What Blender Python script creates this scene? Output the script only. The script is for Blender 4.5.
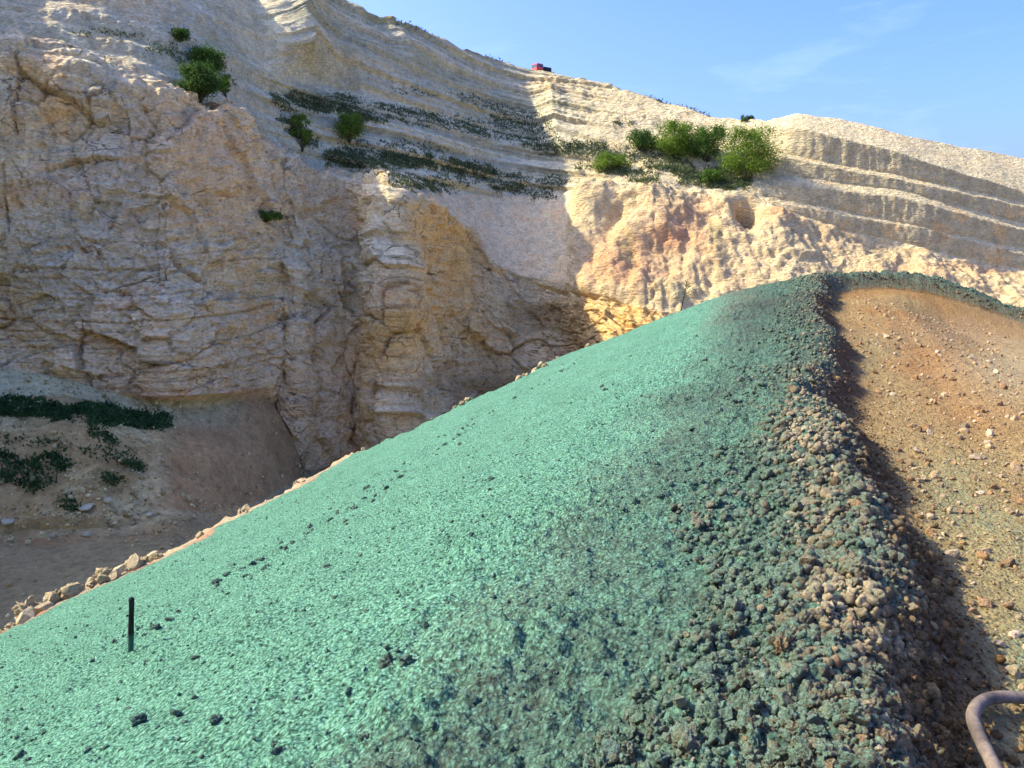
import bpy, bmesh, math, random
import numpy as np
from mathutils import Vector, Matrix, Euler

for o in list(bpy.data.objects):
    bpy.data.objects.remove(o)
SC = bpy.context.scene
COL = SC.collection
rng = np.random.default_rng(7)
random.seed(7)

# ------------------------------------------------------------------ camera, sky, sun, exposure
W, H_IMG, F = 1024, 768, 768.0
EYE = 1.8                                   # camera height over the track (stands on the bund)
PITCH = math.atan(144 / 768)                # horizon at image row 240
CP, SP = math.cos(PITCH), math.sin(PITCH)

cam_data = bpy.data.cameras.new('camera')
cam_data.sensor_width = 36
cam_data.lens = 36 * F / W
cam_data.clip_start = 0.05
cam_data.clip_end = 9000
cam = bpy.data.objects.new('camera', cam_data)
COL.objects.link(cam)
cam.location = (0, 0, EYE)
cam.rotation_euler = (math.pi / 2 - PITCH, 0, 0)
SC.camera = cam

SUN_EL = math.radians(42)
SUN_FWD = math.radians(10)                  # sun stands to the left, this far forward of square left
SUN_DIR = Vector((-math.cos(SUN_EL) * math.cos(SUN_FWD), math.cos(SUN_EL) * math.sin(SUN_FWD), math.sin(SUN_EL)))

world = bpy.data.worlds.new('World')
SC.world = world
world.use_nodes = True
nt = world.node_tree
nt.nodes.clear()
w_out = nt.nodes.new('ShaderNodeOutputWorld')
w_bg = nt.nodes.new('ShaderNodeBackground')
w_sky = nt.nodes.new('ShaderNodeTexSky')
w_sky.sky_type = 'NISHITA'
w_sky.sun_disc = False
w_sky.sun_elevation = SUN_EL
w_sky.sun_rotation = math.atan2(SUN_DIR.x, SUN_DIR.y) % (2 * math.pi)
w_sky.altitude = 0
w_sky.air_density = 1.0
w_sky.dust_density = 4.0
w_sky.ozone_density = 5.0
# thin cirrus: stretched noise mixed over the sky
w_tc = nt.nodes.new('ShaderNodeTexCoord')
w_map = nt.nodes.new('ShaderNodeMapping')
w_map.inputs['Location'].default_value = (0.9, 0.35, 0.2)
w_map.inputs['Rotation'].default_value = (0.15, -0.22, 0.5)
w_map.inputs['Scale'].default_value = (1.6, 3.0, 9.0)
w_n = nt.nodes.new('ShaderNodeTexNoise')
w_n.inputs['Scale'].default_value = 1.7
w_n.inputs['Detail'].default_value = 8
w_n.inputs['Roughness'].default_value = 0.62
w_n.inputs['Distortion'].default_value = 0.6
w_r = nt.nodes.new('ShaderNodeValToRGB')
w_r.color_ramp.elements[0].position = 0.57
w_r.color_ramp.elements[0].color = (0, 0, 0, 1)
w_r.color_ramp.elements[1].position = 0.85
w_r.color_ramp.elements[1].color = (0.06, 0.06, 0.06, 1)
w_hs = nt.nodes.new('ShaderNodeHueSaturation')
w_hs.inputs['Saturation'].default_value = 1.12
w_hs.inputs['Hue'].default_value = 0.508
w_mix = nt.nodes.new('ShaderNodeMix')
w_mix.data_type = 'RGBA'
w_mix.inputs['B'].default_value = (6.2, 6.6, 7.0, 1)
L = nt.links.new
L(w_tc.outputs['Generated'], w_map.inputs['Vector'])
L(w_map.outputs['Vector'], w_n.inputs['Vector'])
L(w_n.outputs['Fac'], w_r.inputs['Fac'])
w_tint = nt.nodes.new('ShaderNodeMix')
w_tint.data_type = 'RGBA'
w_tint.blend_type = 'MULTIPLY'
w_tint.inputs['Factor'].default_value = 1.0
w_tint.inputs['B'].default_value = (0.55, 0.59, 0.83, 1)
L(w_sky.outputs['Color'], w_tint.inputs['A'])
L(w_tint.outputs['Result'], w_hs.inputs['Color'])
L(w_hs.outputs['Color'], w_mix.inputs['A'])
L(w_r.outputs['Color'], w_mix.inputs['Factor'])
L(w_mix.outputs['Result'], w_bg.inputs['Color'])
w_bg.inputs['Strength'].default_value = 0.15
L(w_bg.outputs['Background'], w_out.inputs['Surface'])

sun_data = bpy.data.lights.new('sun', 'SUN')
sun_data.energy = 2.0
sun_data.angle = math.radians(0.55)
sun_data.color = (1.0, 0.89, 0.73)
sun = bpy.data.objects.new('sun', sun_data)
COL.objects.link(sun)
sun.rotation_euler = SUN_DIR.to_track_quat('Z', 'Y').to_euler()

SC.view_settings.view_transform = 'Standard'
SC.view_settings.look = 'None'
SC.view_settings.exposure = 2.0
SC.view_settings.gamma = 1.0
SC.view_settings.use_curve_mapping = False
SC.cycles.max_bounces = 8
SC.cycles.diffuse_bounces = 7

# ------------------------------------------------------------------ numpy noise
def _hash(ix, iy, iz, seed):
    h = (ix.astype(np.int64) * 374761393 + iy.astype(np.int64) * 668265263
         + iz.astype(np.int64) * 2147483647 + seed * 1274126177) & 0xFFFFFFFF
    h = ((h ^ (h >> 13)) * 1274126177) & 0xFFFFFFFF
    h = ((h ^ (h >> 16)) * 2246822519) & 0xFFFFFFFF
    h = h ^ (h >> 15)
    return (h & 0xFFFFFF).astype(np.float32) / np.float32(0xFFFFFF)

def vnoise(p, seed=0):
    """value noise in -1..1 on an (N,3) array"""
    i = np.floor(p)
    f = (p - i).astype(np.float32)
    f = f * f * f * (f * (f * 6 - 15) + 10)
    i = i.astype(np.int64)
    x, y, z = i[:, 0], i[:, 1], i[:, 2]
    fx, fy, fz = f[:, 0], f[:, 1], f[:, 2]
    def c(a, b, d):
        return _hash(x + a, y + b, z + d, seed)
    v = 0
    x00 = c(0, 0, 0) * (1 - fx) + c(1, 0, 0) * fx
    x10 = c(0, 1, 0) * (1 - fx) + c(1, 1, 0) * fx
    x01 = c(0, 0, 1) * (1 - fx) + c(1, 0, 1) * fx
    x11 = c(0, 1, 1) * (1 - fx) + c(1, 1, 1) * fx
    v = (x00 * (1 - fy) + x10 * fy) * (1 - fz) + (x01 * (1 - fy) + x11 * fy) * fz
    return v * 2 - 1

def fbm(p, octaves=4, seed=0, rough=0.5, ridged=False):
    a, s, tot = 1.0, 0.0, 0.0
    q = np.array(p, dtype=np.float64)
    for k in range(octaves):
        n = vnoise(q, seed + k * 17)
        if ridged:
            n = 1 - 2 * np.abs(n)
        s = s + a * n
        tot += a
        a *= rough
        q = q * 2.03 + 11.7
    return s / tot

def voronoi(p, seed=0):
    """F1, F2, id (3 randoms), offset to nearest feature"""
    i = np.floor(p).astype(np.int64)
    n = len(p)
    f1 = np.full(n, 9.0, np.float32)
    f2 = np.full(n, 9.0, np.float32)
    ident = np.zeros((n, 3), np.float32)
    off = np.zeros((n, 3), np.float32)
    for a in (-1, 0, 1):
        for b in (-1, 0, 1):
            for c in (-1, 0, 1):
                x, y, z = i[:, 0] + a, i[:, 1] + b, i[:, 2] + c
                r = np.stack([_hash(x, y, z, seed + 1), _hash(x, y, z, seed + 2), _hash(x, y, z, seed + 3)], 1)
                d = (p - np.stack([x, y, z], 1) - r).astype(np.float32)
                dd = np.sqrt((d * d).sum(1))
                near = dd < f1
                f2 = np.where(near, f1, np.minimum(f2, dd))
                f1 = np.where(near, dd, f1)
                ident[near] = r[near]
                off[near] = d[near]
    return f1, f2, ident, off

def sstep(a, b, x):
    t = np.clip((x - a) / (b - a), 0, 1)
    return t * t * (3 - 2 * t)

def lerp(a, b, t):
    return a + (b - a) * t

def table(pairs):
    xs = np.array([p[0] for p in pairs], float)
    ys = np.array([p[1] for p in pairs], float)
    return lambda x: np.interp(x, xs, ys)

# image row -> slope of the view ray (dz per metre of depth) and back
def row_m(y):
    v = (384 - np.asarray(y, float)) / F
    return (-SP + v * CP) / (CP + v * SP)

def m_row(m):
    v = (SP + CP * m) / (CP - SP * m)
    return 384 - v * F

def col_k(x, y):
    v = (384 - np.asarray(y, float)) / F
    return ((np.asarray(x, float) - 512) / F) / (CP + v * SP)

def project(P):
    dx, dy, dz = P[..., 0], P[..., 1], P[..., 2] - EYE
    dep = dy * CP - dz * SP
    up = dy * SP + dz * CP
    dep = np.where(dep < 0.05, 0.05, dep)
    return 512 + dx / dep * F, 384 - up / dep * F

# ------------------------------------------------------------------ mesh / object helpers
def link(o, parent=None):
    COL.objects.link(o)
    if parent is not None:
        o.parent = parent
    return o

def tag(o, label=None, cat=None, group=None, kind=None):
    if label: o['label'] = label
    if cat: o['category'] = cat
    if group: o['group'] = group
    if kind: o['kind'] = kind
    return o

def mesh_from(name, V, Fc, mat=None, smooth=True, col=None, extra=None):
    """V (N,3), Fc (M,3|4) arrays -> mesh"""
    me = bpy.data.meshes.new(name)
    V = np.ascontiguousarray(V, dtype=np.float32)
    Fc = np.ascontiguousarray(Fc, dtype=np.int32)
    k = Fc.shape[1]
    me.vertices.add(len(V))
    me.vertices.foreach_set('co', V.ravel())
    me.loops.add(Fc.size)
    me.loops.foreach_set('vertex_index', Fc.ravel())
    me.polygons.add(len(Fc))
    me.polygons.foreach_set('loop_start', np.arange(0, Fc.size, k, dtype=np.int32))
    me.polygons.foreach_set('loop_total', np.full(len(Fc), k, dtype=np.int32))
    if smooth:
        me.polygons.foreach_set('use_smooth', np.ones(len(Fc), bool))
    me.update(calc_edges=True)
    if col is not None:
        a = me.color_attributes.new('Col', 'FLOAT_COLOR', 'POINT')
        c4 = np.ones((len(V), 4), np.float32)
        c4[:, :3] = col
        a.data.foreach_set('color', c4.ravel())
    if extra:
        for nm, arr in extra.items():
            a = me.attributes.new(nm, 'FLOAT', 'POINT')
            a.data.foreach_set('value', np.ascontiguousarray(arr, dtype=np.float32))
    if mat:
        me.materials.append(mat)
    return me

def sub_mesh(name, V, Fc, keep, mat, col, extra=None, smooth=True):
    """faces picked by mask, with only the vertices they use"""
    fsel = Fc[keep]
    used = np.unique(fsel)
    remap = np.zeros(len(V), np.int32)
    remap[used] = np.arange(len(used))
    ex = {k: v[used] for k, v in extra.items()} if extra else None
    return mesh_from(name, V[used], remap[fsel], mat, smooth, col[used], ex)

def grid_faces(R, C):
    a = (np.arange(R - 1)[:, None] * C + np.arange(C - 1)[None, :]).ravel()
    return np.stack([a, a + 1, a + 1 + C, a + C], 1)

# ------------------------------------------------------------------ materials
class NB:
    def __init__(s, name):
        s.m = bpy.data.materials.new(name)
        s.m.use_nodes = True
        s.t = s.m.node_tree
        s.b = s.t.nodes['Principled BSDF']
        s.b.inputs['Roughness'].default_value = 1.0
        s.b.inputs['Specular IOR Level'].default_value = 0.04
    def n(s, typ, **kw):
        nd = s.t.nodes.new('ShaderNode' + typ)
        for k, v in kw.items():
            if k in nd.inputs: nd.inputs[k].default_value = v
            else: setattr(nd, k, v)
        return nd
    def l(s, a, b):
        s.t.links.new(a, b)
    def noise(s, vec, scale, detail=4, rough=0.6, dist=0.0):
        nd = s.n('TexNoise', Scale=scale, Detail=detail, Roughness=rough, Distortion=dist)
        s.l(vec, nd.inputs['Vector'])
        return nd.outputs['Fac']
    def vor(s, vec, scale, feature='F1', rnd=1.0):
        nd = s.n('TexVoronoi', Scale=scale, Randomness=rnd)
        nd.feature = feature
        s.l(vec, nd.inputs['Vector'])
        return nd.outputs['Distance']
    def ramp(s, fac, stops):
        nd = s.n('ValToRGB')
        els = nd.color_ramp.elements
        while len(els) < len(stops): els.new(0.5)
        for e, (p, c) in zip(els, stops):
            e.position = p
            e.color = (c, c, c, 1) if isinstance(c, (int, float)) else (*c, 1)
        s.l(fac, nd.inputs['Fac'])
        return nd.outputs['Color']
    def mix(s, fac, a, b, mode='MIX'):
        nd = s.n('Mix', data_type='RGBA', blend_type=mode)
        for sock, v in ((nd.inputs['Factor'], fac), (nd.inputs['A'], a), (nd.inputs['B'], b)):
            if isinstance(v, (int, float)): sock.default_value = v
            elif isinstance(v, tuple): sock.default_value = (*v, 1)
            else: s.l(v, sock)
        return nd.outputs['Result']
    def math(s, op, a, b=0.5):
        nd = s.n('Math', operation=op)
        for i, v in enumerate((a, b)):
            if isinstance(v, (int, float)): nd.inputs[i].default_value = v
            else: s.l(v, nd.inputs[i])
        return nd.outputs[0]
    def bump(s, height, dist, strength=1.0, normal=None):
        nd = s.n('Bump', Distance=dist, Strength=strength)
        s.l(height, nd.inputs['Height'])
        if normal is not None: s.l(normal, nd.inputs['Normal'])
        return nd.outputs['Normal']
    def obj_vec(s, scale=(1, 1, 1), rot=(0, 0, 0)):
        tc = s.n('TexCoord')
        mp = s.n('Mapping')
        mp.inputs['Scale'].default_value = scale
        mp.inputs['Rotation'].default_value = rot
        s.l(tc.outputs['Object'], mp.inputs['Vector'])
        return mp.outputs['Vector']
    def attr(s, name):
        nd = s.n('Attribute', attribute_name=name)
        return nd
    def done(s, color, normal=None):
        if isinstance(color, tuple): s.b.inputs['Base Color'].default_value = (*color, 1)
        else: s.l(color, s.b.inputs['Base Color'])
        if normal is not None: s.l(normal, s.b.inputs['Normal'])
        return s.m

def mat_rock(gain=(2.3, 2.2, 1.36)):
    b = NB('quarry_rock')
    v = b.obj_vec()
    vs = b.obj_vec(scale=(1, 1, 2.6))
    col = b.attr('Col').outputs['Color']
    n1 = b.noise(v, 0.9, 8, 0.72, 0.3)
    n2 = b.noise(vs, 3.2, 6, 0.75, 0.2)
    n3 = b.noise(vs, 0.35, 5, 0.6, 1.2)
    c = b.mix(1.0, col, b.ramp(n1, [(0.3, 0.66), (0.5, 0.98), (0.72, 1.22)]), 'MULTIPLY')
    c = b.mix(0.8, c, b.ramp(n2, [(0.32, 0.45), (0.5, 1.0), (0.68, 1.35)]), 'MULTIPLY')
    c = b.mix(1.0, c, gain, 'MULTIPLY')
    c = b.mix(b.ramp(n3, [(0.52, 0.0), (0.72, 0.5)]), c, b.mix(1.0, c, (1.08, 0.82, 0.6), 'MULTIPLY'))
    # hairline joints stained brown
    w = b.n('TexNoise', Scale=0.35, Detail=6, Roughness=0.65)
    b.l(vs, w.inputs['Vector'])
    wv = b.n('Mix', data_type='RGBA', blend_type='LINEAR_LIGHT')
    wv.inputs['Factor'].default_value = 1.0
    sc2 = b.n('Mapping'); sc2.inputs['Scale'].default_value = (0.8, 0.8, 0.5); sc2.inputs['Rotation'].default_value = (0.3, 0.5, 0.2)
    b.l(vs, wv.inputs['A']); b.l(w.outputs['Color'], wv.inputs['B'])
    b.l(wv.outputs['Result'], sc2.inputs['Vector'])
    e1 = b.vor(sc2.outputs['Vector'], 0.42, 'DISTANCE_TO_EDGE')
    j = b.ramp(e1, [(0.0, 1.0), (0.03, 0.0)])
    jm = b.math('MULTIPLY', j, b.ramp(b.noise(v, 0.45, 4, 0.65), [(0.50, 0.0), (0.62, 0.8)]))
    jm = b.math('MULTIPLY', jm, b.attr('rock').outputs['Fac'])
    c = b.mix(jm, c, (0.15, 0.095, 0.06))
    h = b.math('ADD', b.math('MULTIPLY', n2, 0.5), n1)
    h = b.math('SUBTRACT', h, b.math('MULTIPLY', jm, 0.6))
    chip = b.n('TexVoronoi', Scale=1.5, Randomness=1.0)
    b.l(wv.outputs['Result'], chip.inputs['Vector'])
    h = b.math('ADD', h, b.math('MULTIPLY', chip.outputs['Distance'], 0.7))
    nrm = b.bump(h, 0.36, 1.0)
    nrm = b.bump(b.noise(v, 9.0, 4, 0.7), 0.12, 0.7, nrm)
    return b.done(c, nrm)

def mat_earth(name, gain=1.0, s1=1.1, s2=5.0, bumpd=0.25):
    b = NB(name)
    v = b.obj_vec()
    col = b.attr('Col').outputs['Color']
    n1 = b.noise(v, s1, 6, 0.68, 0.2)
    n2 = b.noise(v, s2, 5, 0.75)
    c = b.mix(1.0, col, b.ramp(n1, [(0.3, 0.72), (0.5, 1.0), (0.72, 1.22)]), 'MULTIPLY')
    c = b.mix(0.9, c, b.ramp(n2, [(0.3, 0.6), (0.5, 1.0), (0.72, 1.3)]), 'MULTIPLY')
    c = b.mix(1.0, c, (1.5, 1.55, 0.80), 'MULTIPLY')
    g = b.vor(v, s2 * 0.9)
    c = b.mix(b.ramp(g, [(0.06, 0.35), (0.22, 0.0)]), c, (0.45, 0.40, 0.30))
    nrm = b.bump(b.math('ADD', n1, b.math('MULTIPLY', n2, 0.5)), bumpd, 0.9)
    return b.done(c, nrm)

def mat_slope():
    """dyed mulch sprayed on soil: 'cov' is how much of the soil the spray hides"""
    b = NB('sprayed_mulch')
    v = b.obj_vec()
    col = b.attr('Col').outputs['Color']
    cov = b.attr('cov').outputs['Fac']
    g1 = b.noise(v, 42, 5, 0.75)
    g2 = b.noise(v, 17, 4, 0.7)
    g3 = b.noise(v, 2.2, 5, 0.6)
    g4 = b.noise(v, 150, 3, 0.7)
    teal = b.ramp(g1, [(0.36, (0.03, 0.09, 0.05)), (0.48, (0.128, 0.315, 0.175)), (0.64, (0.24, 0.485, 0.29))])
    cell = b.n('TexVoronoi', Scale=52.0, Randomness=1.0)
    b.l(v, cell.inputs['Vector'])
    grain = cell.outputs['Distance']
    cell2 = b.n('TexVoronoi', Scale=21.0, Randomness=1.0)
    b.l(v, cell2.inputs['Vector'])
    grain2 = cell2.outputs['Distance']
    teal = b.mix(0.85, teal, b.ramp(grain, [(0.25, 1.12), (0.5, 0.95), (0.72, 0.35)]), 'MULTIPLY')  # shade in the gaps between crumbs, painted into the mulch colour
    teal = b.mix(0.7, teal, b.ramp(g3, [(0.3, 0.8), (0.7, 1.15)]), 'MULTIPLY')
    soil = b.mix(0.8, col, b.ramp(g2, [(0.3, 0.55), (0.5, 1.0), (0.72, 1.35)]), 'MULTIPLY')
    soil = b.mix(0.8, soil, b.ramp(g4, [(0.3, 0.6), (0.5, 1.0), (0.72, 1.3)]), 'MULTIPLY')
    # patchy coverage
    k = b.math('ADD', b.math('MULTIPLY', g2, 0.9), b.math('MULTIPLY', g1, 0.6))
    k = b.math('ADD', b.math('SUBTRACT', k, 0.75), b.math('SUBTRACT', b.math('MULTIPLY', cov, 1.6), 0.3))
    fac = b.ramp(k, [(0.15, 0.0), (0.8, 1.0)])
    c = b.mix(fac, soil, teal)
    hgt = b.math('ADD', b.math('MULTIPLY', g2, 0.6), b.math('MULTIPLY', g1, 0.35))
    hgt = b.math('SUBTRACT', hgt, b.math('MULTIPLY', grain2, 0.55))
    nrm = b.bump(hgt, 0.04, 0.9)
    nrm = b.bump(b.math('SUBTRACT', 1.0, grain), 0.018, 0.9, nrm)
    nrm = b.bump(g4, 0.006, 0.7, nrm)
    return b.done(c, nrm)

def mat_clod(name, use_obj_color):
    b = NB(name)
    v = b.obj_vec()
    if use_obj_color:
        oi = b.n('ObjectInfo')
        col = oi.outputs['Color']
        cov = oi.outputs['Alpha']
        loc = b.n('VectorMath', operation='ADD')
        geo = b.n('NewGeometry')
        vec = geo.outputs['Position']
    else:
        col = b.attr('Col').outputs['Color']
        cov = b.attr('cov').outputs['Fac']
        geo = b.n('NewGeometry')
        vec = geo.outputs['Position']
    g1 = b.noise(vec, 60, 4, 0.7)
    g2 = b.noise(vec, 22, 4, 0.7)
    g4 = b.noise(vec, 170, 3, 0.7)
    base = b.mix(0.9, col, b.ramp(g2, [(0.3, 0.55), (0.5, 1.0), (0.72, 1.35)]), 'MULTIPLY')
    base = b.mix(0.7, base, b.ramp(g4, [(0.3, 0.65), (0.5, 1.0), (0.72, 1.25)]), 'MULTIPLY')
    dot = b.n('VectorMath', operation='DOT_PRODUCT')
    dot.inputs[1].default_value = (-0.75, -0.1, 0.66)      # the spray came from this side
    b.l(geo.outputs['Normal'], dot.inputs[0])
    k = b.math('ADD', b.math('MULTIPLY', dot.outputs['Value'], 0.45), b.math('SUBTRACT', b.math('MULTIPLY', cov, 1.2), 0.5))
    k = b.math('ADD', k, b.math('MULTIPLY', b.math('SUBTRACT', g1, 0.5), 1.3))
    fac = b.ramp(k, [(0.1, 0.0), (0.55, 0.85)])
    teal = b.ramp(g1, [(0.36, (0.03, 0.065, 0.04)), (0.5, (0.10, 0.185, 0.115)), (0.66, (0.20, 0.31, 0.20))])
    c = b.mix(fac, base, teal)
    nrm = b.bump(b.math('ADD', g2, b.math('MULTIPLY', g1, 0.6)), 0.03, 0.9)
    nrm = b.bump(g4, 0.006, 0.8, nrm)
    return b.done(c, nrm)

def mat_leaf(name, c0, c1, trans=0.35):
    b = NB(name)
    geo = b.n('NewGeometry')
    n = b.n('TexNoise', Scale=0.9, Detail=3)
    b.l(geo.outputs['Position'], n.inputs['Vector'])
    col = b.ramp(n.outputs['Fac'], [(0.35, c0), (0.65, c1)])
    r = b.mix(0.5, col, b.ramp(geo.outputs['Random Per Island'], [(0, 0.6), (1, 1.35)]), 'MULTIPLY')
    b.b.inputs['Roughness'].default_value = 0.65
    b.l(r, b.b.inputs['Base Color'])
    tr = b.n('BsdfTranslucent')
    b.l(b.mix(1.0, r, (1.0, 1.15, 0.55), 'MULTIPLY'), tr.inputs['Color'])
    ms = b.n('MixShader')
    ms.inputs['Fac'].default_value = trans
    b.l(b.b.outputs[0], ms.inputs[1])
    b.l(tr.outputs[0], ms.inputs[2])
    b.l(ms.outputs[0], b.t.nodes['Material Output'].inputs['Surface'])
    return b.m

def mat_plain(name, c, rough=0.8, nscale=20, var=0.35, bumpd=0.003, spec=0.2, metal=0.0):
    b = NB(name)
    v = b.obj_vec()
    n = b.noise(v, nscale, 5, 0.7)
    col = b.mix(1.0, c, b.ramp(n, [(0.3, 1 - var), (0.7, 1 + var)]), 'MULTIPLY')
    b.b.inputs['Roughness'].default_value = rough
    b.b.inputs['Specular IOR Level'].default_value = spec
    b.b.inputs['Metallic'].default_value = metal
    return b.done(col, b.bump(n, bumpd, 0.8))

M_ROCK = mat_rock()
M_HILL = mat_rock((1.85, 1.86, 1.28)); M_HILL.name = 'hillside_soil'
M_PIT = mat_earth('pit_earth', s1=0.5, s2=2.2, bumpd=0.4)
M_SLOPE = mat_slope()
M_CLOD = mat_clod('clod_soil', False)
M_CLODI = mat_clod('clod_soil_single', True)
M_LEAF_BRIGHT = mat_leaf('leaf_bright', (0.10, 0.17, 0.02), (0.19, 0.28, 0.045))
M_LEAF_MID = mat_leaf('leaf_mid', (0.065, 0.13, 0.025), (0.125, 0.21, 0.04))
M_LEAF_DARK = mat_leaf('leaf_dark', (0.05, 0.10, 0.025), (0.10, 0.17, 0.04))
M_GRASS = mat_leaf('bench_plants', (0.085, 0.115, 0.045), (0.17, 0.20, 0.08), 0.2)
M_GRASSPIT = mat_leaf('pit_plants', (0.03, 0.08, 0.025), (0.07, 0.14, 0.045), 0.2)
M_BARK = mat_plain('bark', (0.09, 0.065, 0.045), 0.9, 12)
def mat_stake():
    b = NB('weathered_stake')
    v = b.obj_vec(scale=(1, 1, 0.15))
    n = b.noise(v, 60, 5, 0.7)
    c = b.ramp(n, [(0.3, (0.014, 0.012, 0.009)), (0.55, (0.04, 0.035, 0.026)), (0.75, (0.09, 0.075, 0.055))])
    sep = b.n('SeparateXYZ'); b.l(b.obj_vec(), sep.inputs['Vector'])
    n2 = b.noise(b.obj_vec(), 45, 4, 0.7)
    k = b.math('SUBTRACT', b.math('ADD', 0.10, b.math('MULTIPLY', n2, 0.16)), sep.outputs['Z'])
    c = b.mix(b.ramp(b.math('MULTIPLY', k, 8.0), [(0.3, 0.0), (0.7, 0.75)]), c, (0.07, 0.17, 0.11))
    return b.done(c, b.bump(n, 0.004, 0.9))
M_STAKE = mat_stake()
M_NAIL = mat_plain('nail_steel', (0.12, 0.1, 0.09), 0.5, 50, 0.2, 0.0005, 0.5, 0.8)
M_FARROCK = mat_plain('pale_boulder', (0.42, 0.39, 0.22), 0.95, 2.5, 0.35, 0.05)

# ------------------------------------------------------------------ QUARRY: a lofted sheet of sections (pit floor, bank, cliff, benches)
vis = np.linspace(-12, 1036, 650)
right = 1036 + np.cumsum(np.linspace(2, 16, 50))
xc = np.concatenate([vis, right])
NC = len(xc)

def jit(seed, amp, wl):
    p = np.stack([xc / wl, np.full(NC, seed * 3.7), np.zeros(NC)], 1)
    return amp * fbm(p, 5, seed, 0.6)

floor_z = table([(0, -17), (170, -17), (310, -22), (1600, -22)])(xc)
Y_B = table([(-12, 48), (100, 49), (160, 51), (210, 55), (260, 62.6), (290, 71), (310, 77), (345, 80), (362, 79.5), (378, 75.5), (400, 74.5),
             (425, 79), (450, 89), (480, 95), (530, 96), (560, 92), (590, 86), (640, 82), (780, 80), (850, 82), (940, 83.5), (1024, 85), (1600, 100)])(xc)
collapse = sstep(278, 312, xc)
yB = m_row((floor_z - EYE) / Y_B)

def lev(pairs, seed, amp=0.0, wl=40.0, col=False):
    y = table(pairs)(xc)
    if col:
        y = lerp(y, yB, collapse)
    if amp:
        y = y + jit(seed, amp, wl)
    return y

LV = []   # (name, rows in image, slope angle in degrees, mesh rows)
LV.append(('C', lev([(-12, 428), (60, 427), (100, 432), (160, 440), (210, 470), (260, 465), (300, 455)], 1, 0, 1, True),
           table([(0, 40), (100, 36), (160, 32), (210, 28), (300, 36)])(xc), 60))
LV.append(('D', lev([(-12, 402), (60, 400), (100, 402), (160, 412), (210, 432), (260, 425), (300, 430)], 2, 0, 1, True),
           table([(0, 12), (100, 9), (150, 8), (210, 22), (300, 36)])(xc), 30))
LV.append(('E', lev([(-12, 363), (60, 378), (130, 397), (160, 405), (210, 402), (260, 393), (300, 415)], 3, 0, 1, True),
           table([(0, 34), (100, 27), (150, 22), (210, 24), (300, 36)])(xc), 32))
LV.append(('E2', lev([(-12, 236), (130, 242), (240, 258), (300, 268), (370, 300), (430, 300), (480, 345), (560, 352), (600, 345),
                      (700, 340), (900, 330), (1024, 335), (1600, 420)], 4, 7, 60),
           table([(0, 80), (240, 78), (300, 74), (400, 76), (500, 72), (600, 70), (1024, 66)])(xc), 110))
LV.append(('F', lev([(-12, 55), (60, 59), (130, 80), (190, 96), (230, 122), (270, 148), (300, 160), (350, 184), (368, 190), (410, 196),
                     (450, 214), (476, 232), (495, 262), (540, 284), (600, 296), (640, 309), (700, 320), (780, 312), (850, 302),
                     (940, 302), (1024, 312), (1600, 420)], 5, 4, 45),
           table([(0, 72), (200, 68), (300, 64), (380, 66), (440, 68), (500, 66), (600, 60), (700, 55), (1024, 60)])(xc), 120))
LV.append(('G', lev([(-12, 52), (60, 56), (130, 77), (190, 92), (230, 118), (270, 144), (300, 156), (350, 178), (370, 183), (430, 190),
                     (500, 197), (565, 195), (578, 191), (620, 191), (660, 185), (700, 190), (740, 196), (780, 210), (843, 232), (900, 243),
                     (936, 254), (1024, 272), (1600, 400)], 6, 2.5, 35),
           table([(0, 10), (60, 8), (420, 8), (450, 24), (480, 34), (520, 40), (560, 40), (590, 38), (680, 37), (760, 36), (830, 30), (930, 24.5), (1024, 20), (1600, 20)])(xc), 80))
LV.append(('R1b', lev([(-12, 48), (130, 73), (230, 113), (300, 152), (370, 178), (430, 185), (500, 191), (565, 190), (620, 187), (660, 182),
                       (740, 193), (780, 208), (843, 230), (900, 241), (936, 252), (1024, 270), (1600, 398)], 7, 1, 30),
           table([(0, 45), (300, 36), (500, 34), (780, 28), (1600, 28)])(xc), 4))
LV.append(('R1t', lev([(-12, 36), (130, 62), (230, 100), (300, 140), (400, 174), (500, 182), (580, 183), (650, 178), (740, 190), (780, 203),
                       (831, 213), (917, 227), (1024, 254), (1600, 372)], 8, 1.6, 25),
           table([(0, 52), (300, 66), (500, 66), (640, 30), (740, 34), (800, 80), (1600, 82)])(xc), 20))
LV.append(('R2b', lev([(-12, 30), (130, 55), (230, 93), (300, 132), (400, 166), (500, 177), (580, 178), (650, 172), (740, 187), (784, 200),
                       (858, 214), (960, 236), (1024, 249), (1600, 366)], 9, 1.2, 25),
           table([(0, 46), (300, 28), (500, 27), (640, 28), (800, 30), (1600, 30)])(xc), 10))
LV.append(('R2t', lev([(-12, 16), (130, 42), (230, 78), (300, 114), (400, 150), (500, 166), (580, 170), (650, 165), (740, 180), (785, 184),
                       (897, 196), (1024, 230), (1600, 340)], 10, 1.4, 25),
           table([(0, 54), (300, 66), (500, 64), (640, 30), (740, 36), (800, 82), (1600, 82)])(xc), 26))
LV.append(('R3b', lev([(-12, 8), (130, 36), (230, 71), (300, 106), (400, 142), (500, 158), (580, 162), (650, 157), (740, 172), (785, 175),
                       (897, 190), (1024, 223), (1600, 333)], 11, 1, 25),
           table([(0, 47), (300, 29), (500, 28), (640, 28), (800, 33), (1600, 33)])(xc), 12))
LV.append(('R3t', lev([(-12, -8), (130, 22), (230, 56), (300, 90), (400, 128), (500, 144), (580, 150), (650, 142), (740, 160), (784, 157),
                       (905, 181), (1024, 206), (1600, 312)], 12, 1.4, 25),
           table([(0, 54), (300, 66), (500, 62), (640, 38), (740, 40), (790, 82), (1600, 82)])(xc), 22))
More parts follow.
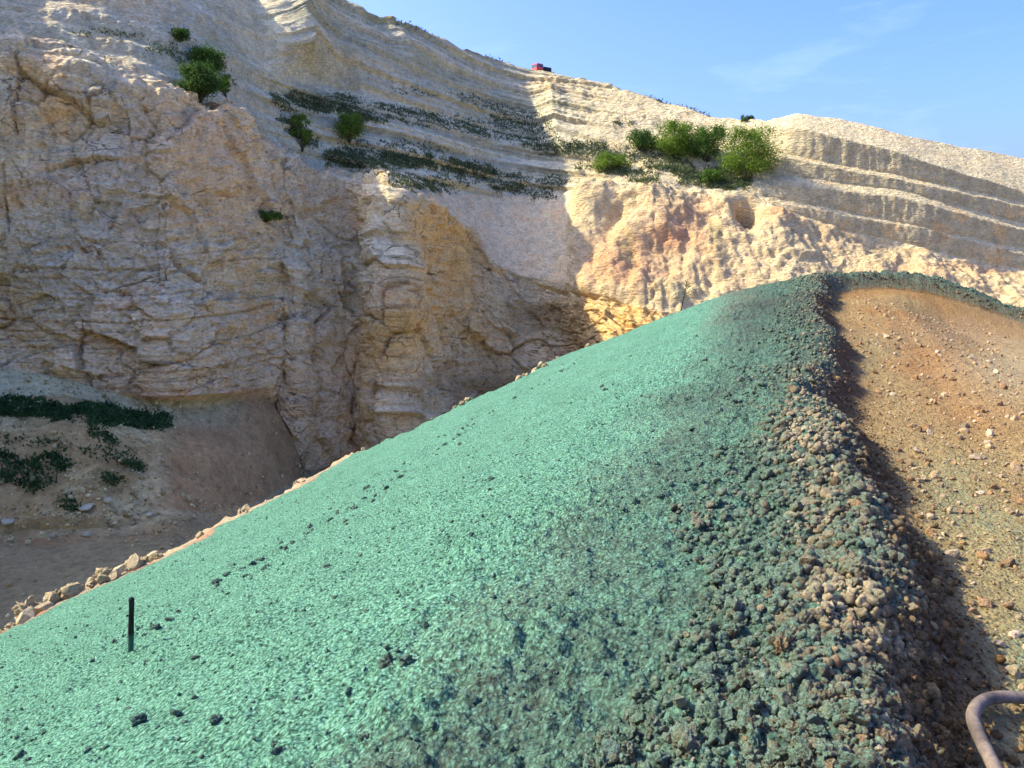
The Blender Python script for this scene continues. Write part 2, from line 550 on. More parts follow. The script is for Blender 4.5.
LV.append(('R4b', lev([(-12, -18), (130, 14), (230, 46), (300, 72), (400, 106), (500, 122), (580, 132), (650, 128), (740, 146), (784, 154),
                       (905, 177), (1024, 202), (1600, 308)], 13, 1, 25),
           table([(0, 48), (300, 36), (500, 34), (640, 34), (740, 40), (800, 30), (1600, 30)])(xc), 18))
LV.append(('R4t', lev([(-12, -40), (130, -4), (230, 22), (300, 46), (400, 82), (500, 98), (580, 110), (650, 116), (740, 130), (778, 128), (792, 126),
                       (897, 152), (968, 176), (1024, 191), (1600, 290)], 14, 1.8, 30),
           table([(0, 54), (300, 55), (500, 55), (640, 46), (740, 44), (795, 81), (1600, 82)])(xc), 34))
LV.append(('SKY', lev([(-12, -75), (100, -44), (200, -20), (265, -3), (300, 4), (330, 12), (400, 36), (480, 57), (530, 68), (548, 69), (600, 85), (680, 108),
                       (720, 119), (765, 121), (796, 113), (840, 118), (905, 135), (1024, 158), (1600, 270)], 15, 1.6, 30),
           table([(0, 50), (300, 48), (500, 48), (640, 44), (740, 24), (795, 26), (1600, 30)])(xc), 60))

def smooth_cols(a, k):
    ker = np.exp(-0.5 * (np.arange(-3 * k, 3 * k + 1) / k) ** 2); ker /= ker.sum()
    return np.convolve(np.pad(a, 3 * k, mode='edge'), ker, 'valid')
knots = []
knots.append((np.full(NC, 21.0), floor_z.copy()))
knots.append((Y_B, floor_z.copy()))
seg_rows = [64]
names = ['start', 'B']
for nm, y, ang, nr in LV:
    Y0, z0 = knots[-1]
    m = row_m(y)
    ta = np.tan(np.radians(ang))
    ta = np.maximum(ta, m + 0.085)
    Yn = (z0 - ta * Y0 - EYE) / (m - ta)
    Yn = np.maximum(Yn, Y0)
    if nm[0] in 'GRS':
        Yn = np.maximum(smooth_cols(Yn, 9), Y0)
    knots.append((Yn, EYE + m * Yn))
    seg_rows.append(nr)
    names.append(nm)
# plateau behind the skyline, then down to the surrounding country
Ys, zs = knots[-1]
knots.append((Ys + 25, zs + 0.2)); seg_rows.append(6); names.append('plateau')
knots.append((Ys + 140, zs - 8)); seg_rows.append(8); names.append('back')
knots.append((Ys + 330, np.full(NC, -32.0))); seg_rows.append(6); names.append('foot')

K3 = []
for Yk, zk in knots:
    yk = m_row((zk - EYE) / Yk)
    K3.append(np.stack([col_k(xc, yk) * Yk, Yk, zk], 1))
rows = [K3[0][None]]
row_of = {names[0]: 0}
r = 0
for i, nr in enumerate(seg_rows):
    t = np.linspace(0, 1, nr + 1)[1:, None, None]
    rows.append(K3[i][None] * (1 - t) + K3[i + 1][None] * t)
    r += nr
    row_of[names[i + 1]] = r
P = np.concatenate(rows, 0)
NR = P.shape[0]
# the west wall: the leftmost section swung round towards the viewer (out of frame, shades the pit)
c0 = P[:, 0]
rB = row_of['B']
ray = c0[rB, :2] / np.linalg.norm(c0[rB, :2])
piv = c0[rB, :2] - ray * 18
NL = 60
ext = []
rel = c0[:, :2] - piv
for k in range(NL, 0, -1):
    a = math.radians(135) * (k / NL)
    R2 = np.array([[math.cos(a), -math.sin(a)], [math.sin(a), math.cos(a)]])
    q = rel @ R2.T + piv
    lift = 9.0 * min(1.0, k / 8) * np.clip((np.arange(NR) - row_of['E']) / (row_of['SKY'] - row_of['E']), 0, 1)
    ext.append(np.concatenate([q, c0[:, 2:3] + lift[:, None]], 1))
ext = np.stack(ext, 1)
P = np.concatenate([ext, P], 1)
xcol = np.concatenate([np.linspace(-700, -14, NL), xc])
NCT = P.shape[1]
rowi = np.arange(NR)[:, None] * np.ones((1, NCT))
XX = np.ones((NR, 1)) * xcol[None]
base_px, base_py = project(P)

def normals(P):
    du = np.gradient(P, axis=1)
    dv = np.gradient(P, axis=0)
    n = np.cross(du, dv)
    n /= np.linalg.norm(n, axis=2, keepdims=True) + 1e-9
    return n
def blur_rows(A, k):
    ker = np.ones(2 * k + 1) / (2 * k + 1)
    return np.apply_along_axis(lambda v: np.convolve(np.pad(v, k, mode='edge'), ker, 'valid'), 0, A)
Nn = normals(P)
Nn = np.stack([blur_rows(Nn[..., i], 6) for i in range(3)], 2)
Nn /= np.linalg.norm(Nn, axis=2, keepdims=True) + 1e-9
if Nn[row_of['F'] - 20, NCT // 2, 1] > 0:
    Nn = -Nn

rE, rF, rG, rS = row_of['E'], row_of['F'], row_of['G'], row_of['SKY']
def band(a, b, soft=6):
    return sstep(a - soft, a + soft, rowi) * (1 - sstep(b - soft, b + soft, rowi))
w_floor = band(-50, rB, 4)
w_bank = band(rB, rE, 4)
w_rock = band(rE, rF, 5)
w_fg = band(rF, rG, 4)
w_up = band(rG, rS + 3, 3)
sandy = w_fg * sstep(560, 585, XX)
bowl = w_fg * (1 - sstep(560, 585, XX)) * sstep(380, 470, XX)
w_rock = np.maximum(w_rock, w_fg * (1 - sstep(380, 470, XX)))
risers = np.zeros_like(rowi)
for a, b in (('R1b', 'R1t'), ('R2b', 'R2t'), ('R3b', 'R3t'), ('R4b', 'R4t')):
    risers = np.maximum(risers, band(row_of[a] + 1, row_of[b] - 1, 1.5))

flat = P.reshape(-1, 3)
wr = w_rock.ravel()
D = np.zeros(len(flat))
crack = np.zeros(len(flat))
# --- rock: blocky facets at three sizes, joints, beds
idx = np.where(wr > 0.02)[0]
q = flat[idx]
xq = XX.ravel()[idx]
warp = np.stack([fbm(q / 7, 3, 31), fbm(q / 7, 3, 32), fbm(q / 7, 3, 33)], 1)
left_beds = (1 - sstep(250, 330, xq)) * (1 - sstep(-2, 6, q[:, 2]))
d = 2.4 * fbm(q / 15, 5, 3) + 0.45 * fbm(q / 3.5, 5, 5, 0.65)
cr = np.zeros(len(q))
for (sx, sy, sz), amp, tilt, seed, cw in (((7.0, 7.0, 8.0), 0.9, 2.0, 100, 0.03), ((2.7, 2.7, 3.0), 0.42, 1.15, 200, 0.035), ((1.0, 1.0, 1.1), 0.24, 0.6, 300, 0.0), ((0.45, 0.45, 0.45), 0.13, 0.26, 340, 0.0)):
    szz = np.where(left_beds > 0.5, sz * 0.62, sz)
    pv = (q + warp * 0.9) / np.stack([np.full(len(q), sx), np.full(len(q), sy), szz], 1)
    # steep oblique joints in the buttress
    sh = sstep(260, 330, xq) * (1 - sstep(640, 700, xq))
    pv[:, 0] += sh * pv[:, 2] * 0.55
    f1, f2, idn, off = voronoi(pv, seed)
    d += amp * (idn[:, 0] - 0.5) + tilt * ((idn[:, 1] - 0.5) * off[:, 0] + (idn[:, 2] - 0.5) * off[:, 2])
    if cw:
        e = np.clip(1 - (f2 - f1) / cw, 0, 1) * sstep(0.0, 0.35, vnoise(q / 4.0, seed + 9))
        d -= e * amp * 0.5
        cr = np.maximum(cr, e)
# beds on the left wall
zz = q[:, 2] + 0.9 * fbm(q / 16, 3, 41) + 0.12 * fbm(q / 1.5, 2, 42)
for th, amp, seed in ((2.3, 0.26, 51), (0.9, 0.10, 52)):
    li = np.floor(zz / th)
    fr = zz / th - li
    e = np.minimum(fr, 1 - fr) * th
    rl = _hash(li.astype(np.int64), np.floor(q[:, 0] / (th * 5) + li * 0.37).astype(np.int64), np.zeros(len(q), np.int64), seed)
    on = sstep(0.0, 0.4, vnoise(np.stack([q[:, 0] / 9, q[:, 1] / 9, li * 1.3], 1), seed))
    g = np.clip(1 - e / 0.14, 0, 1) * on
    d += left_beds * (amp * (rl - 0.5) - amp * 1.0 * g)
    cr = np.maximum(cr, g * left_beds * 0.9)
# vertical fluting of the upper left wall and the buttress
d += 0.25 * fbm(np.stack([q[:, 0] / 1.8, q[:, 1] / 3, q[:, 2] / 9], 1), 4, 61, 0.6, True) * sstep(-4, 6, q[:, 2])
D[idx] += d * wr[idx]
crack[idx] = cr * wr[idx]
# --- the other zones
f5 = fbm(flat / 6.0, 5, 71, 0.55)
f1n = fbm(flat / 1.4, 4, 72, 0.6)
D += w_floor.ravel() * (0.18 * f5 + 0.10 * f1n)
D += w_bank.ravel() * (0.8 * f5 + 0.28 * f1n) * (1 - 0.55 * sstep(150, 200, XX.ravel()))
rill = fbm(np.stack([flat[:, 0] / 2.2 + f5 * 0.8, flat[:, 1] / 14, flat[:, 2] / 14], 1), 4, 73, 0.55, True)
D += sandy.ravel() * (1.9 * f5 + 0.45 * f1n - 0.5 * rill)
D += bowl.ravel() * (0.5 * f5 + 0.14 * f1n - 0.15 * rill)
up = w_up.ravel()
calm = 1 - 0.65 * sstep(760, 800, XX.ravel())
D += up * calm * (0.75 * f5 + 0.28 * f1n)
flute = fbm(np.stack([flat[:, 0] / 0.9, flat[:, 1] / 1.5, flat[:, 2] / 6], 1), 4, 74, 0.6, True)
D += up * risers.ravel() * 0.22 * flute
# thin ledges stepping up the centre hillside
ledge = up * sstep(230, 300, XX.ravel()) * (1 - sstep(560, 640, XX.ravel()))
lz = flat[:, 2] + 0.17 * flat[:, 0] + 0.5 * f5 + 0.15 * f1n
for per, amp in ((2.6, 0.55), (1.15, 0.22)):
    fr = lz / per - np.floor(lz / per)
    D += ledge * amp * (0.5 - fr) * sstep(-0.5, 0.2, f5 + 0.4)
D = D.reshape(NR, NCT)

# --- individual landforms, placed where they stand on the wall (outwards is positive)
def saw(x, y, x0, y0, x1, y1, rise, fall, ramp=14):
    xr = x0 + (y - y0) * (x1 - x0) / (y1 - y0)
    dx = x - xr
    prof = np.where(dx < 0, np.clip(1 + dx / rise, 0, 1), np.exp(-dx / fall))
    return prof * sstep(min(y0, y1) - ramp, min(y0, y1) + ramp, y) * (1 - sstep(max(y0, y1) - ramp, max(y0, y1) + ramp, y))
def blob(x, y, cx, cy, rx, ry, rot=0.0):
    c, s = math.cos(rot), math.sin(rot)
    u, v = (x - cx) * c + (y - cy) * s, -(x - cx) * s + (y - cy) * c
    return np.exp(-(u / rx) ** 2 - (v / ry) ** 2)
wx = base_px + 6 * f5.reshape(NR, NCT)
wy = base_py + 5 * f1n.reshape(NR, NCT)
upg = w_up * (XX > -12)
D += upg * 5.5 * saw(wx, wy, 268, -30, 286, 70, 19, 70)
D += upg * 2.0 * saw(wx, wy, 548, 88, 560, 150, 22, 70)
D += upg * 1.2 * saw(wx, wy, 385, 28, 410, 62, 12, 40)
D += upg * 1.0 * saw(wx, wy, 345, 60, 362, 100, 10, 50)
D += sandy * 2.4 * saw(wx, wy, 592, 190, 566, 300, 18, 60, 8)
D -= sandy * 6.0 * blob(wx, wy, 750, 207, 11, 10)
D -= sandy * 1.4 * (blob(wx, wy, 610, 230, 10, 40, 0.4) + blob(wx, wy, 905, 265, 12, 12))
D += sandy * 1.6 * blob(wx, wy, 660, 215, 40, 26)
D += w_rock * 1.8 * saw(wx, wy, 376, 170, 400, 520, 26, 70)
D += w_rock * 1.5 * blob(wx, wy, 345, 410, 45, 50)
D -= w_rock * 2.0 * blob(wx, wy, 545, 325, 45, 30)
D -= w_floor * (XX > -12) * 0.9 * np.exp(-((wy - (528 - 0.03 * wx)) / 9) ** 2) * (1 - sstep(120, 190, wx))

P2 = P + Nn * D[..., None]
fl2 = P2.reshape(-1, 3)
PX, PY = project(P2)
px, py = PX.ravel(), PY.ravel()

# --- colours (albedo)
def C(*c): return np.array(c, float)
n_a = fbm(flat / 9, 5, 81, 0.6)
n_b = fbm(flat / 3, 5, 82, 0.6)
n_c = fbm(flat / 20, 3, 83)
def mixc(col, c, w):
    return col + (c - col) * np.clip(w, 0, 1)[:, None]
wxp = px + 14 * n_b + 10 * n_a
wyp = py + 9 * n_a + 8 * fbm(flat / 2.2, 3, 84)
col = np.tile(C(0.44, 0.365, 0.285), (len(flat), 1))
col = mixc(col, C(0.40, 0.37, 0.335), sstep(-0.1, 0.4, n_a))
col = mixc(col, C(0.45, 0.31, 0.235), sstep(0.05, 0.5, n_b) * 0.7)
col = mixc(col, C(0.52, 0.44, 0.34), sstep(0.1, 0.45, n_c) * 0.6)
col = mixc(col, C(0.46, 0.29, 0.13), sstep(0.3, 0.6, fbm(flat / 5, 4, 85)) * 0.75)
rk = w_rock.ravel()
for cx, cy, rx, ry, rot, k in ((25, 72, 50, 12, 0.1, 0.8), (55, 100, 45, 10, 0.1, 0.6), (395, 335, 62, 36, -0.5, 0.95), (437, 232, 34, 34, 0.8, 0.85),
                               (460, 270, 26, 60, -0.2, 0.7), (640, 330, 50, 26, 0, 0.8), (600, 320, 40, 30, 0, 0.5), (15, 315, 16, 24, 0, 0.5), (200, 190, 40, 30, 0.3, 0.35),
                               (350, 425, 25, 20, 0, 0.4), (490, 330, 40, 30, 0, 0.5)):
    col = mixc(col, C(0.46, 0.31, 0.15), rk * 0.85 * k * blob(wxp, wyp, cx, cy, rx, ry, rot) * 1.3)
for cx, cy, rx, ry, k in ((200, 135, 70, 50, 0.5), (120, 400, 80, 20, 0.5), (300, 390, 60, 60, 0.35), (260, 190, 60, 40, 0.35)):
    col = mixc(col, C(0.42, 0.285, 0.215), rk * k * blob(wxp, wyp, cx, cy, rx, ry))
for cx, cy, rx, ry, k in ((60, 260, 110, 60, 0.6), (330, 250, 60, 16, 0.8), (120, 170, 60, 30, 0.4), (320, 300, 60, 30, 0.4)):
    col = mixc(col, C(0.385, 0.36, 0.33), rk * k * blob(wxp, wyp, cx, cy, rx, ry))
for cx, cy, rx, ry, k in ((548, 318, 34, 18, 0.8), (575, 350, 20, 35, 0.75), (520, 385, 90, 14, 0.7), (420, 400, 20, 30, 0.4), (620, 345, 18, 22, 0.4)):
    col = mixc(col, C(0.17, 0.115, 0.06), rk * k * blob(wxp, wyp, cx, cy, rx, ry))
col = mixc(col, C(0.20, 0.125, 0.075), crack * 0.75)
# bowl and sandy slopes
s_col = np.tile(C(0.53, 0.41, 0.285), (len(flat), 1))
s_col = mixc(s_col, C(0.46, 0.34, 0.24), sstep(0.0, 0.5, n_b))
s_col = mixc(s_col, C(0.58, 0.47, 0.33), sstep(0.0, 0.4, n_c))
for cx, cy, rx, ry, k in ((672, 232, 38, 22, 0.9), (622, 262, 34, 24, 0.75), (690, 208, 30, 10, 0.5), (650, 275, 50, 10, 0.4), (800, 213, 22, 7, 0.9), (770, 214, 16, 8, 0.6), (960, 268, 60, 6, 0.4)):
    s_col = mixc(s_col, C(0.50, 0.27, 0.17), k * blob(wxp, wyp, cx, cy, rx, ry))
for cx, cy, rx, ry, k in ((715, 236, 9, 14, 0.6), (630, 250, 6, 20, 0.5), (675, 290, 26, 8, 0.3)):
    s_col = mixc(s_col, C(0.27, 0.25, 0.13), k * blob(wxp, wyp, cx, cy, rx, ry))
s_col = s_col * np.array([0.61, 0.63, 0.66])
col = mixc(col, s_col, sandy.ravel())
b_col = mixc(np.tile(C(0.42, 0.355, 0.29), (len(flat), 1)), C(0.46, 0.36, 0.27), sstep(0, 0.4, n_b))
col = mixc(col, b_col, bowl.ravel())
# upper benches
u_col = np.tile(C(0.415, 0.365, 0.285), (len(flat), 1))
u_col = mixc(u_col, C(0.36, 0.335, 0.28), sstep(-0.1, 0.4, n_b))
u_col = mixc(u_col, C(0.47, 0.42, 0.345), sstep(0.05, 0.45, n_a))
u_col = mixc(u_col, C(0.30, 0.285, 0.21), sstep(0.12, 0.5, fbm(np.stack([flat[:, 0] / 10, flat[:, 1] / 10, flat[:, 2] / 2.0], 1), 4, 87)) * 0.8)
lay = _hash(np.floor(lz / 1.3).astype(np.int64), np.zeros(len(flat), np.int64), np.zeros(len(flat), np.int64), 77)
u_col = mixc(u_col, C(0.27, 0.25, 0.19), ledge * sstep(0.5, 0.9, lay) * 0.55)
u_col = mixc(u_col, C(0.50, 0.45, 0.36), ledge * (1 - sstep(0.1, 0.4, lay)) * 0.5)
u_col = mixc(u_col, C(0.38, 0.31, 0.215), sstep(535, 600, px) * 0.85)
u_col = mixc(u_col, C(0.30, 0.255, 0.19), risers.ravel() * sstep(770, 800, px) * 0.7)  # right-hand risers darkened in colour, painting in their shade
u_col = mixc(u_col, C(0.43, 0.30, 0.18), sstep(0.15, 0.4, n_b) * sstep(760, 800, px) * sstep(195, 215, py) * 0.9)
for cx, cy, rx, ry, k in ((90, 4, 60, 12, 0.4), (140, 5, 40, 10, 0.5), (545, 80, 20, 10, 0.5), (740, 205, 60, 12, 0.3)):
    u_col = mixc(u_col, C(0.47, 0.33, 0.2), k * blob(wxp, wyp, cx, cy, rx, ry))
u_col = mixc(u_col, C(0.56, 0.48, 0.34), 0.9 * blob(wxp, wyp, 275, 35, 16, 50))
u_col = mixc(u_col, C(0.22, 0.2, 0.11), 0.8 * np.exp(-((rowi.ravel() - rS) / 4.0) ** 2) * (px < 730))
col = mixc(col, u_col, up)
# plateau
col = mixc(col, C(0.27, 0.25, 0.13), sstep(rS + 1, rS + 4, rowi.ravel()))
# pit
p_col = mixc(np.tile(C(0.185, 0.15, 0.125), (len(flat), 1)), C(0.23, 0.175, 0.13), sstep(0, 0.4, n_a))
p_col = mixc(p_col, C(0.21, 0.125, 0.085), 0.8 * blob(wxp, wyp, 60, 530, 130, 10))
col = mixc(col, p_col, w_floor.ravel())
k_col = mixc(np.tile(C(0.27, 0.195, 0.14), (len(flat), 1)), C(0.34, 0.28, 0.22), sstep(0.0, 0.4, n_b))
k_col = mixc(k_col, C(0.20, 0.15, 0.10), sstep(0.1, 0.5, fbm(flat / 1.8, 4, 88)) * 0.8)
talus = (1 - sstep(150, 190, wxp)) * band(row_of['D'], rE, 3).ravel()
k_col = mixc(k_col, C(0.36, 0.33, 0.30), talus)
fan = sstep(140, 190, wxp + (wyp - 450) * 0.25)
f_col = mixc(np.tile(C(0.30, 0.185, 0.135), (len(flat), 1)), C(0.33, 0.28, 0.24), sstep(0.55, 1.0, (225 - wxp) / 80) * 0.9)
f_col = mixc(f_col, C(0.33, 0.29, 0.25), (1 - sstep(405, 440, wyp)) * (1 - sstep(215, 255, wxp)) * 0.9)
k_col = mixc(k_col, f_col, fan)
col = mixc(col, k_col, w_bank.ravel())
col = np.clip(col, 0.02, 0.8)

QF = grid_faces(NR, NCT)
frow = QF[:, 0] // NCT
rock_attr = np.clip(rk + 0.5 * sandy.ravel() * (XX.ravel() > 780), 0, 1)
ex = {'rock': rock_attr}
for nm, a, b2, mt in (('pit_floor', 0, rB, M_PIT), ('pit_bank', rB, rE, M_PIT), ('rock_cliff', rE, rG, M_ROCK), ('quarry_hillside', rG, NR, M_HILL)):
    me = sub_mesh(nm, fl2, QF, (frow >= a) & (frow < b2), mt, col, ex, smooth=(nm != 'rock_cliff'))
    tag(link(bpy.data.objects.new(nm, me)), kind='structure')

# the pit floor goes on towards and behind the viewer
ax = np.linspace(-75, 4, 60); ay = np.linspace(-70, 24, 70)
AX, AY = np.meshgrid(ax, ay)
fp = np.stack([AX.ravel(), AY.ravel(), np.full(AX.size, -17.3)], 1)
fp[:, 2] += 0.12 * fbm(fp / 6.0, 4, 71)
fc = mixc(np.tile(C(0.185, 0.15, 0.125), (len(fp), 1)), C(0.23, 0.175, 0.13), sstep(0, 0.4, fbm(fp / 9, 4, 81)))
tag(link(bpy.data.objects.new('pit_ground', mesh_from('pit_ground', fp, grid_faces(70, 60), M_PIT, True, fc))), kind='structure')

def surf_at(x, y, r0=0, r1=NR):
    """point of the quarry surface seen at image position x, y"""
    sub = slice(r0 * NCT, r1 * NCT)
    dd = (px[sub] - x) ** 2 + (py[sub] - y) ** 2 + 1e9 * (XX.ravel()[sub] < -12)
    k = int(np.argmin(dd)) + r0 * NCT
    return fl2[k]

# country around, out to the horizon
bm = bmesh.new()
bmesh.ops.create_grid(bm, x_segments=40, y_segments=40, size=4000)
for v in bm.verts:
    v.co.z = -27.0
me = bpy.data.meshes.new('ground'); bm.to_mesh(me); bm.free()
me.materials.append(mat_plain('far_country', (0.42, 0.36, 0.26), 0.95, 0.02, 0.4, 0.3))
tag(link(bpy.data.objects.new('ground', me)), kind='structure')

# ------------------------------------------------------------------ NEAR GROUND: sprayed slope, rubble bund, track
HD = math.radians(20.5)
TS, TC = math.sin(HD), math.cos(HD)
def st_to_xy(s, t): return s * TC + t * TS, -s * TS + t * TC
def xy_to_st(x, y): return x * TC - y * TS, x * TS + y * TC
CREST_S = 0.28
_o = np.linspace(-40, 12, 5201)
_prof = np.interp(_o, [-40, -10.3, -5.3, -2.78, -1.88, -1.48, -0.68, -0.35, -0.1, 0.05, 0.25, 0.42, 0.6, 12],
                  [-15.5, -3.5, -1.45, -0.33, 0.03, 0.14, 0.31, 0.41, 0.48, 0.46, 0.2, 0.03, 0.0, 0.0])
_k = np.exp(-0.5 * (np.arange(-40, 41) / 9.0) ** 2); _k /= _k.sum()
_prof = np.convolve(np.pad(_prof, 40, mode='edge'), _k, 'valid')

def pad_offset(X, Y):
    """distance inside the crest of the bund that edges the pad (negative outside)"""
    s, t = xy_to_st(X, Y)
    a = s - CREST_S
    b = -(0.40 * (X - 9.6) + 0.9165 * (Y - 20.6))
    R = 3.4
    o = R - np.hypot(np.maximum(R - a, 0), np.maximum(R - b, 0))
    o = np.where((a >= R) & (b >= R), np.minimum(a, b), o)
    wob = 0.10 * np.sin(t * 0.9 + 0.6) + 0.07 * np.sin(t * 2.3 + 2) + 0.04 * np.sin(t * 5.1)
    return o + wob * np.exp(-(o / 1.2) ** 2) * sstep(1.0, 4.0, t)

def edge_o(s, t):
    return -10.4 + 4.6 * sstep(9, 24, t) + 0.35 * np.sin(t * 0.8) + 0.2 * np.sin(t * 2.1 + 1) + 0.1 * np.sin(t * 4.7)

def near_height(X, Y):
    s, t = xy_to_st(X, Y)
    o = pad_offset(X, Y)
    z = np.interp(o, _o, _prof)
    bund = np.exp(-((o + 0.05) / 0.35) ** 2)
    z = z - 0.16 * bund * sstep(3.0, 7.0, s)                                  # bund is lower on the far right
    z = z - 0.13 * np.maximum(s - 2.2, 0) * sstep(5, 14, t)                    # track falls away on the right
    z = z + 0.55 * sstep(8, 23, t) * (1 - sstep(1.2, 3.2, o)) * (1 - sstep(2.5, 6.5, s))   # knoll at the corner
    eo = edge_o(s, t)
    z = z - 2.6 * np.maximum(eo - o, 0)                                        # rim: drops to the pit
    return z, o, s, t, eo

def spaced(a, b, n, k):
    """n samples from a to b, spacing growing with distance from zero"""
    f = lambda v: np.sign(v) * np.log1p(np.abs(v) / k)
    g = lambda u: np.sign(u) * k * np.expm1(np.abs(u))
    return g(np.linspace(f(a), f(b), n))
s_ax = spaced(-17, 20, 620, 1.3)
t_ax = np.concatenate([np.linspace(-9, 0.9, 40)[:-1], np.geomspace(0.9, 40, 560)])
SS, TT = np.meshgrid(s_ax, t_ax)
GX, GY = st_to_xy(SS, TT)
gx, gy = GX.ravel(), GY.ravel()
gz, go, gs, gt, ge = near_height(gx, gy)
rub = np.exp(-((go + 0.12) / 0.52) ** 2)                        # rubble zone weight
pxy = np.stack([gx, gy, np.zeros_like(gx)], 1)
outs = sstep(0.3, -0.5, go) if False else 1 - sstep(-0.6, 0.4, go)
n20 = fbm(pxy / 0.9, 4, 11, 0.5)
n05 = fbm(pxy / 0.16, 3, 12, 0.55)
n02 = fbm(pxy / 0.055, 3, 13, 0.6)
cl = voronoi(pxy / 0.10, 14)[0]
crumb = voronoi(pxy / 0.045, 24)[0]
upz = 1 + 0.45 * sstep(-3.0, -1.6, go)
gz = gz + outs * upz * (0.03 * n20 + 0.017 * n05 + 0.022 * n02 + 0.024 * (0.5 - crumb) * (0.5 + sstep(-0.3, 0.5, n20)))
# lumpy strips running along the slope
for o0, w0, a0 in ((-5.45, 0.5, 0.05), (-3.2, 0.8, 0.02), (-1.3, 0.7, 0.025)):
    gz = gz + a0 * np.exp(-((go - o0 + 0.25 * np.sin(gt * 0.7)) / w0) ** 2) * (0.6 * np.maximum(n05, 0) + np.maximum(n20, -0.2)) * sstep(-0.1, 0.5, n20 + 0.4)
gz = gz + rub * (0.08 * n20 + 0.045 * (0.55 - cl) + 0.04 * n05 + 0.02 * n02)
trk = sstep(0.35, 0.9, go)
gz = gz + trk * (0.03 * fbm(pxy / 1.8, 4, 15) + 0.02 * n05 + 0.016 * n02 - 0.02 * np.exp(-((gs - 1.75 - 0.1 * np.sin(gt * 0.5)) / 0.16) ** 2) - 0.02 * np.exp(-((gs - 3.2 - 0.1 * np.sin(gt * 0.5)) / 0.18) ** 2))
rim = sstep(0.9, 0.15, 0) * 0 + (1 - sstep(0.0, 0.55, go - ge)) * sstep(-1.5, -0.2, go - ge)
rimn = fbm(pxy / 0.55, 4, 16, 0.6)
gz = gz + rim * (0.18 * rimn + 0.05 * n05) * (1 - sstep(13, 19, gt))
below = sstep(0.0, 1.0, ge - go)
G0 = np.stack([gx, gy, gz], 1)
gsx = gx + below * 0.6 * fbm(G0 / 0.9, 4, 17)
gsy = gy + below * 0.6 * fbm(G0 / 0.9, 4, 18)
NV = np.stack([gsx, gsy, gz], 1)
npx, npy = project(NV)

# coverage of the green spray and soil colours
na = fbm(pxy / 1.3, 4, 21)
nb = fbm(pxy / 0.35, 4, 22)
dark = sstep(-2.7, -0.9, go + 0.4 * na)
cov = 0.90 - 0.46 * dark - 0.10 * sstep(-0.6, 0.0, go) - 0.22 * sstep(9, 19, gt) * sstep(-4.5, -1.5, go) - 0.35 * sstep(0.1, 0.4, go)  # upper band and far crest: thinner spray, also lowered to paint weaker light
cov += 0.10 * nb * sstep(-3, -1, go)
cov = np.where(go > 0.45, 0.0, cov)
rim_bare = 1 - sstep(0.05, 0.32, go - ge + 0.22 * na + 0.2 - 0.55 * (1 - sstep(13, 15.5, gt)) * sstep(5, 7, gt))
cov = cov * (1 - rim_bare)
far_green = sstep(14, 18, gt) * (1 - trk)
cov = np.maximum(cov, 0.40 * far_green * (1 - rim_bare))
# overspray on the track
ospray = 0.52 * blob(gs + 0.3 * na, gt, 1.25, 5.0, 0.55, 3.2) + 0.42 * blob(gs, gt + 0.5 * na, 2.0, 3.2, 1.4, 1.0) + 0.4 * blob(gs + 0.3 * na, gt, 1.0, 12, 0.5, 4) + 0.2
cov = np.where(go > 0.45, 0.48 * ospray * sstep(-0.5, 0.3, na + 0.15), cov)
soil = np.tile(C(0.20, 0.155, 0.095), (len(gx), 1))
soil = mixc(soil, C(0.14, 0.10, 0.06), sstep(0.0, 0.4, nb))
soil = mixc(soil, C(0.055, 0.08, 0.055), dark * 0.9)  # weaker light on the flatter upper band put into the soil colour
soil = mixc(soil, C(0.16, 0.095, 0.042), sstep(0.0, 0.2, go))
tr_col = np.tile(C(0.41, 0.29, 0.155), (len(gx), 1))
tr_col = mixc(tr_col, C(0.38, 0.225, 0.105), sstep(-0.2, 0.3, na))
tr_col = mixc(tr_col, C(0.42, 0.20, 0.085), 0.85 * blob(npx + 24 * na, npy + 12 * nb, 905, 375, 75, 40) + 0.7 * blob(npx + 20 * na, npy + 10 * nb, 950, 430, 60, 30) + 0.5 * blob(npx, npy, 870, 330, 40, 14))
tr_col = mixc(tr_col, C(0.52, 0.405, 0.27), 0.9 * blob(npx + 20 * na, npy + 8 * nb, 1010, 368, 60, 34))
tr_col = mixc(tr_col, C(0.42, 0.29, 0.19), 0.7 * blob(npx + 20 * na, npy + 8 * nb, 960, 330, 60, 14))
tr_col = mixc(tr_col, C(0.25, 0.19, 0.13), 0.6 * blob(npx + 20 * na, npy + 8 * nb, 880, 345, 40, 12))
tr_col = mixc(tr_col, C(0.34, 0.30, 0.18), 1.5 * ospray - 0.25)
tr_col = tr_col * np.array([0.80, 0.79, 0.54])
soil = mixc(soil, tr_col, sstep(0.3, 0.6, go))
rim_col = mixc(np.tile(C(0.50, 0.40, 0.20), (len(gx), 1)), C(0.50, 0.30, 0.15), sstep(0.0, 0.4, nb))
soil = mixc(soil, rim_col, 1 - sstep(0.0, 1.0, go - ge))
soil = np.clip(soil, 0.03, 0.8)
NF = grid_faces(len(t_ax), len(s_ax))[:, ::-1]
fo = go[NF].mean(1)
fz = NV[:, 2][NF].max(1)
ok = fz > -27
nex = {'cov': np.clip(cov, 0, 1)}
near_objs = {}
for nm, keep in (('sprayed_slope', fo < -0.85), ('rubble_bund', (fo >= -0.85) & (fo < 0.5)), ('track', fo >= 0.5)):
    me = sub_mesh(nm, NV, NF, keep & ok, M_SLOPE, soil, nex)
    near_objs[nm] = tag(link(bpy.data.objects.new(nm, me)), kind='structure')

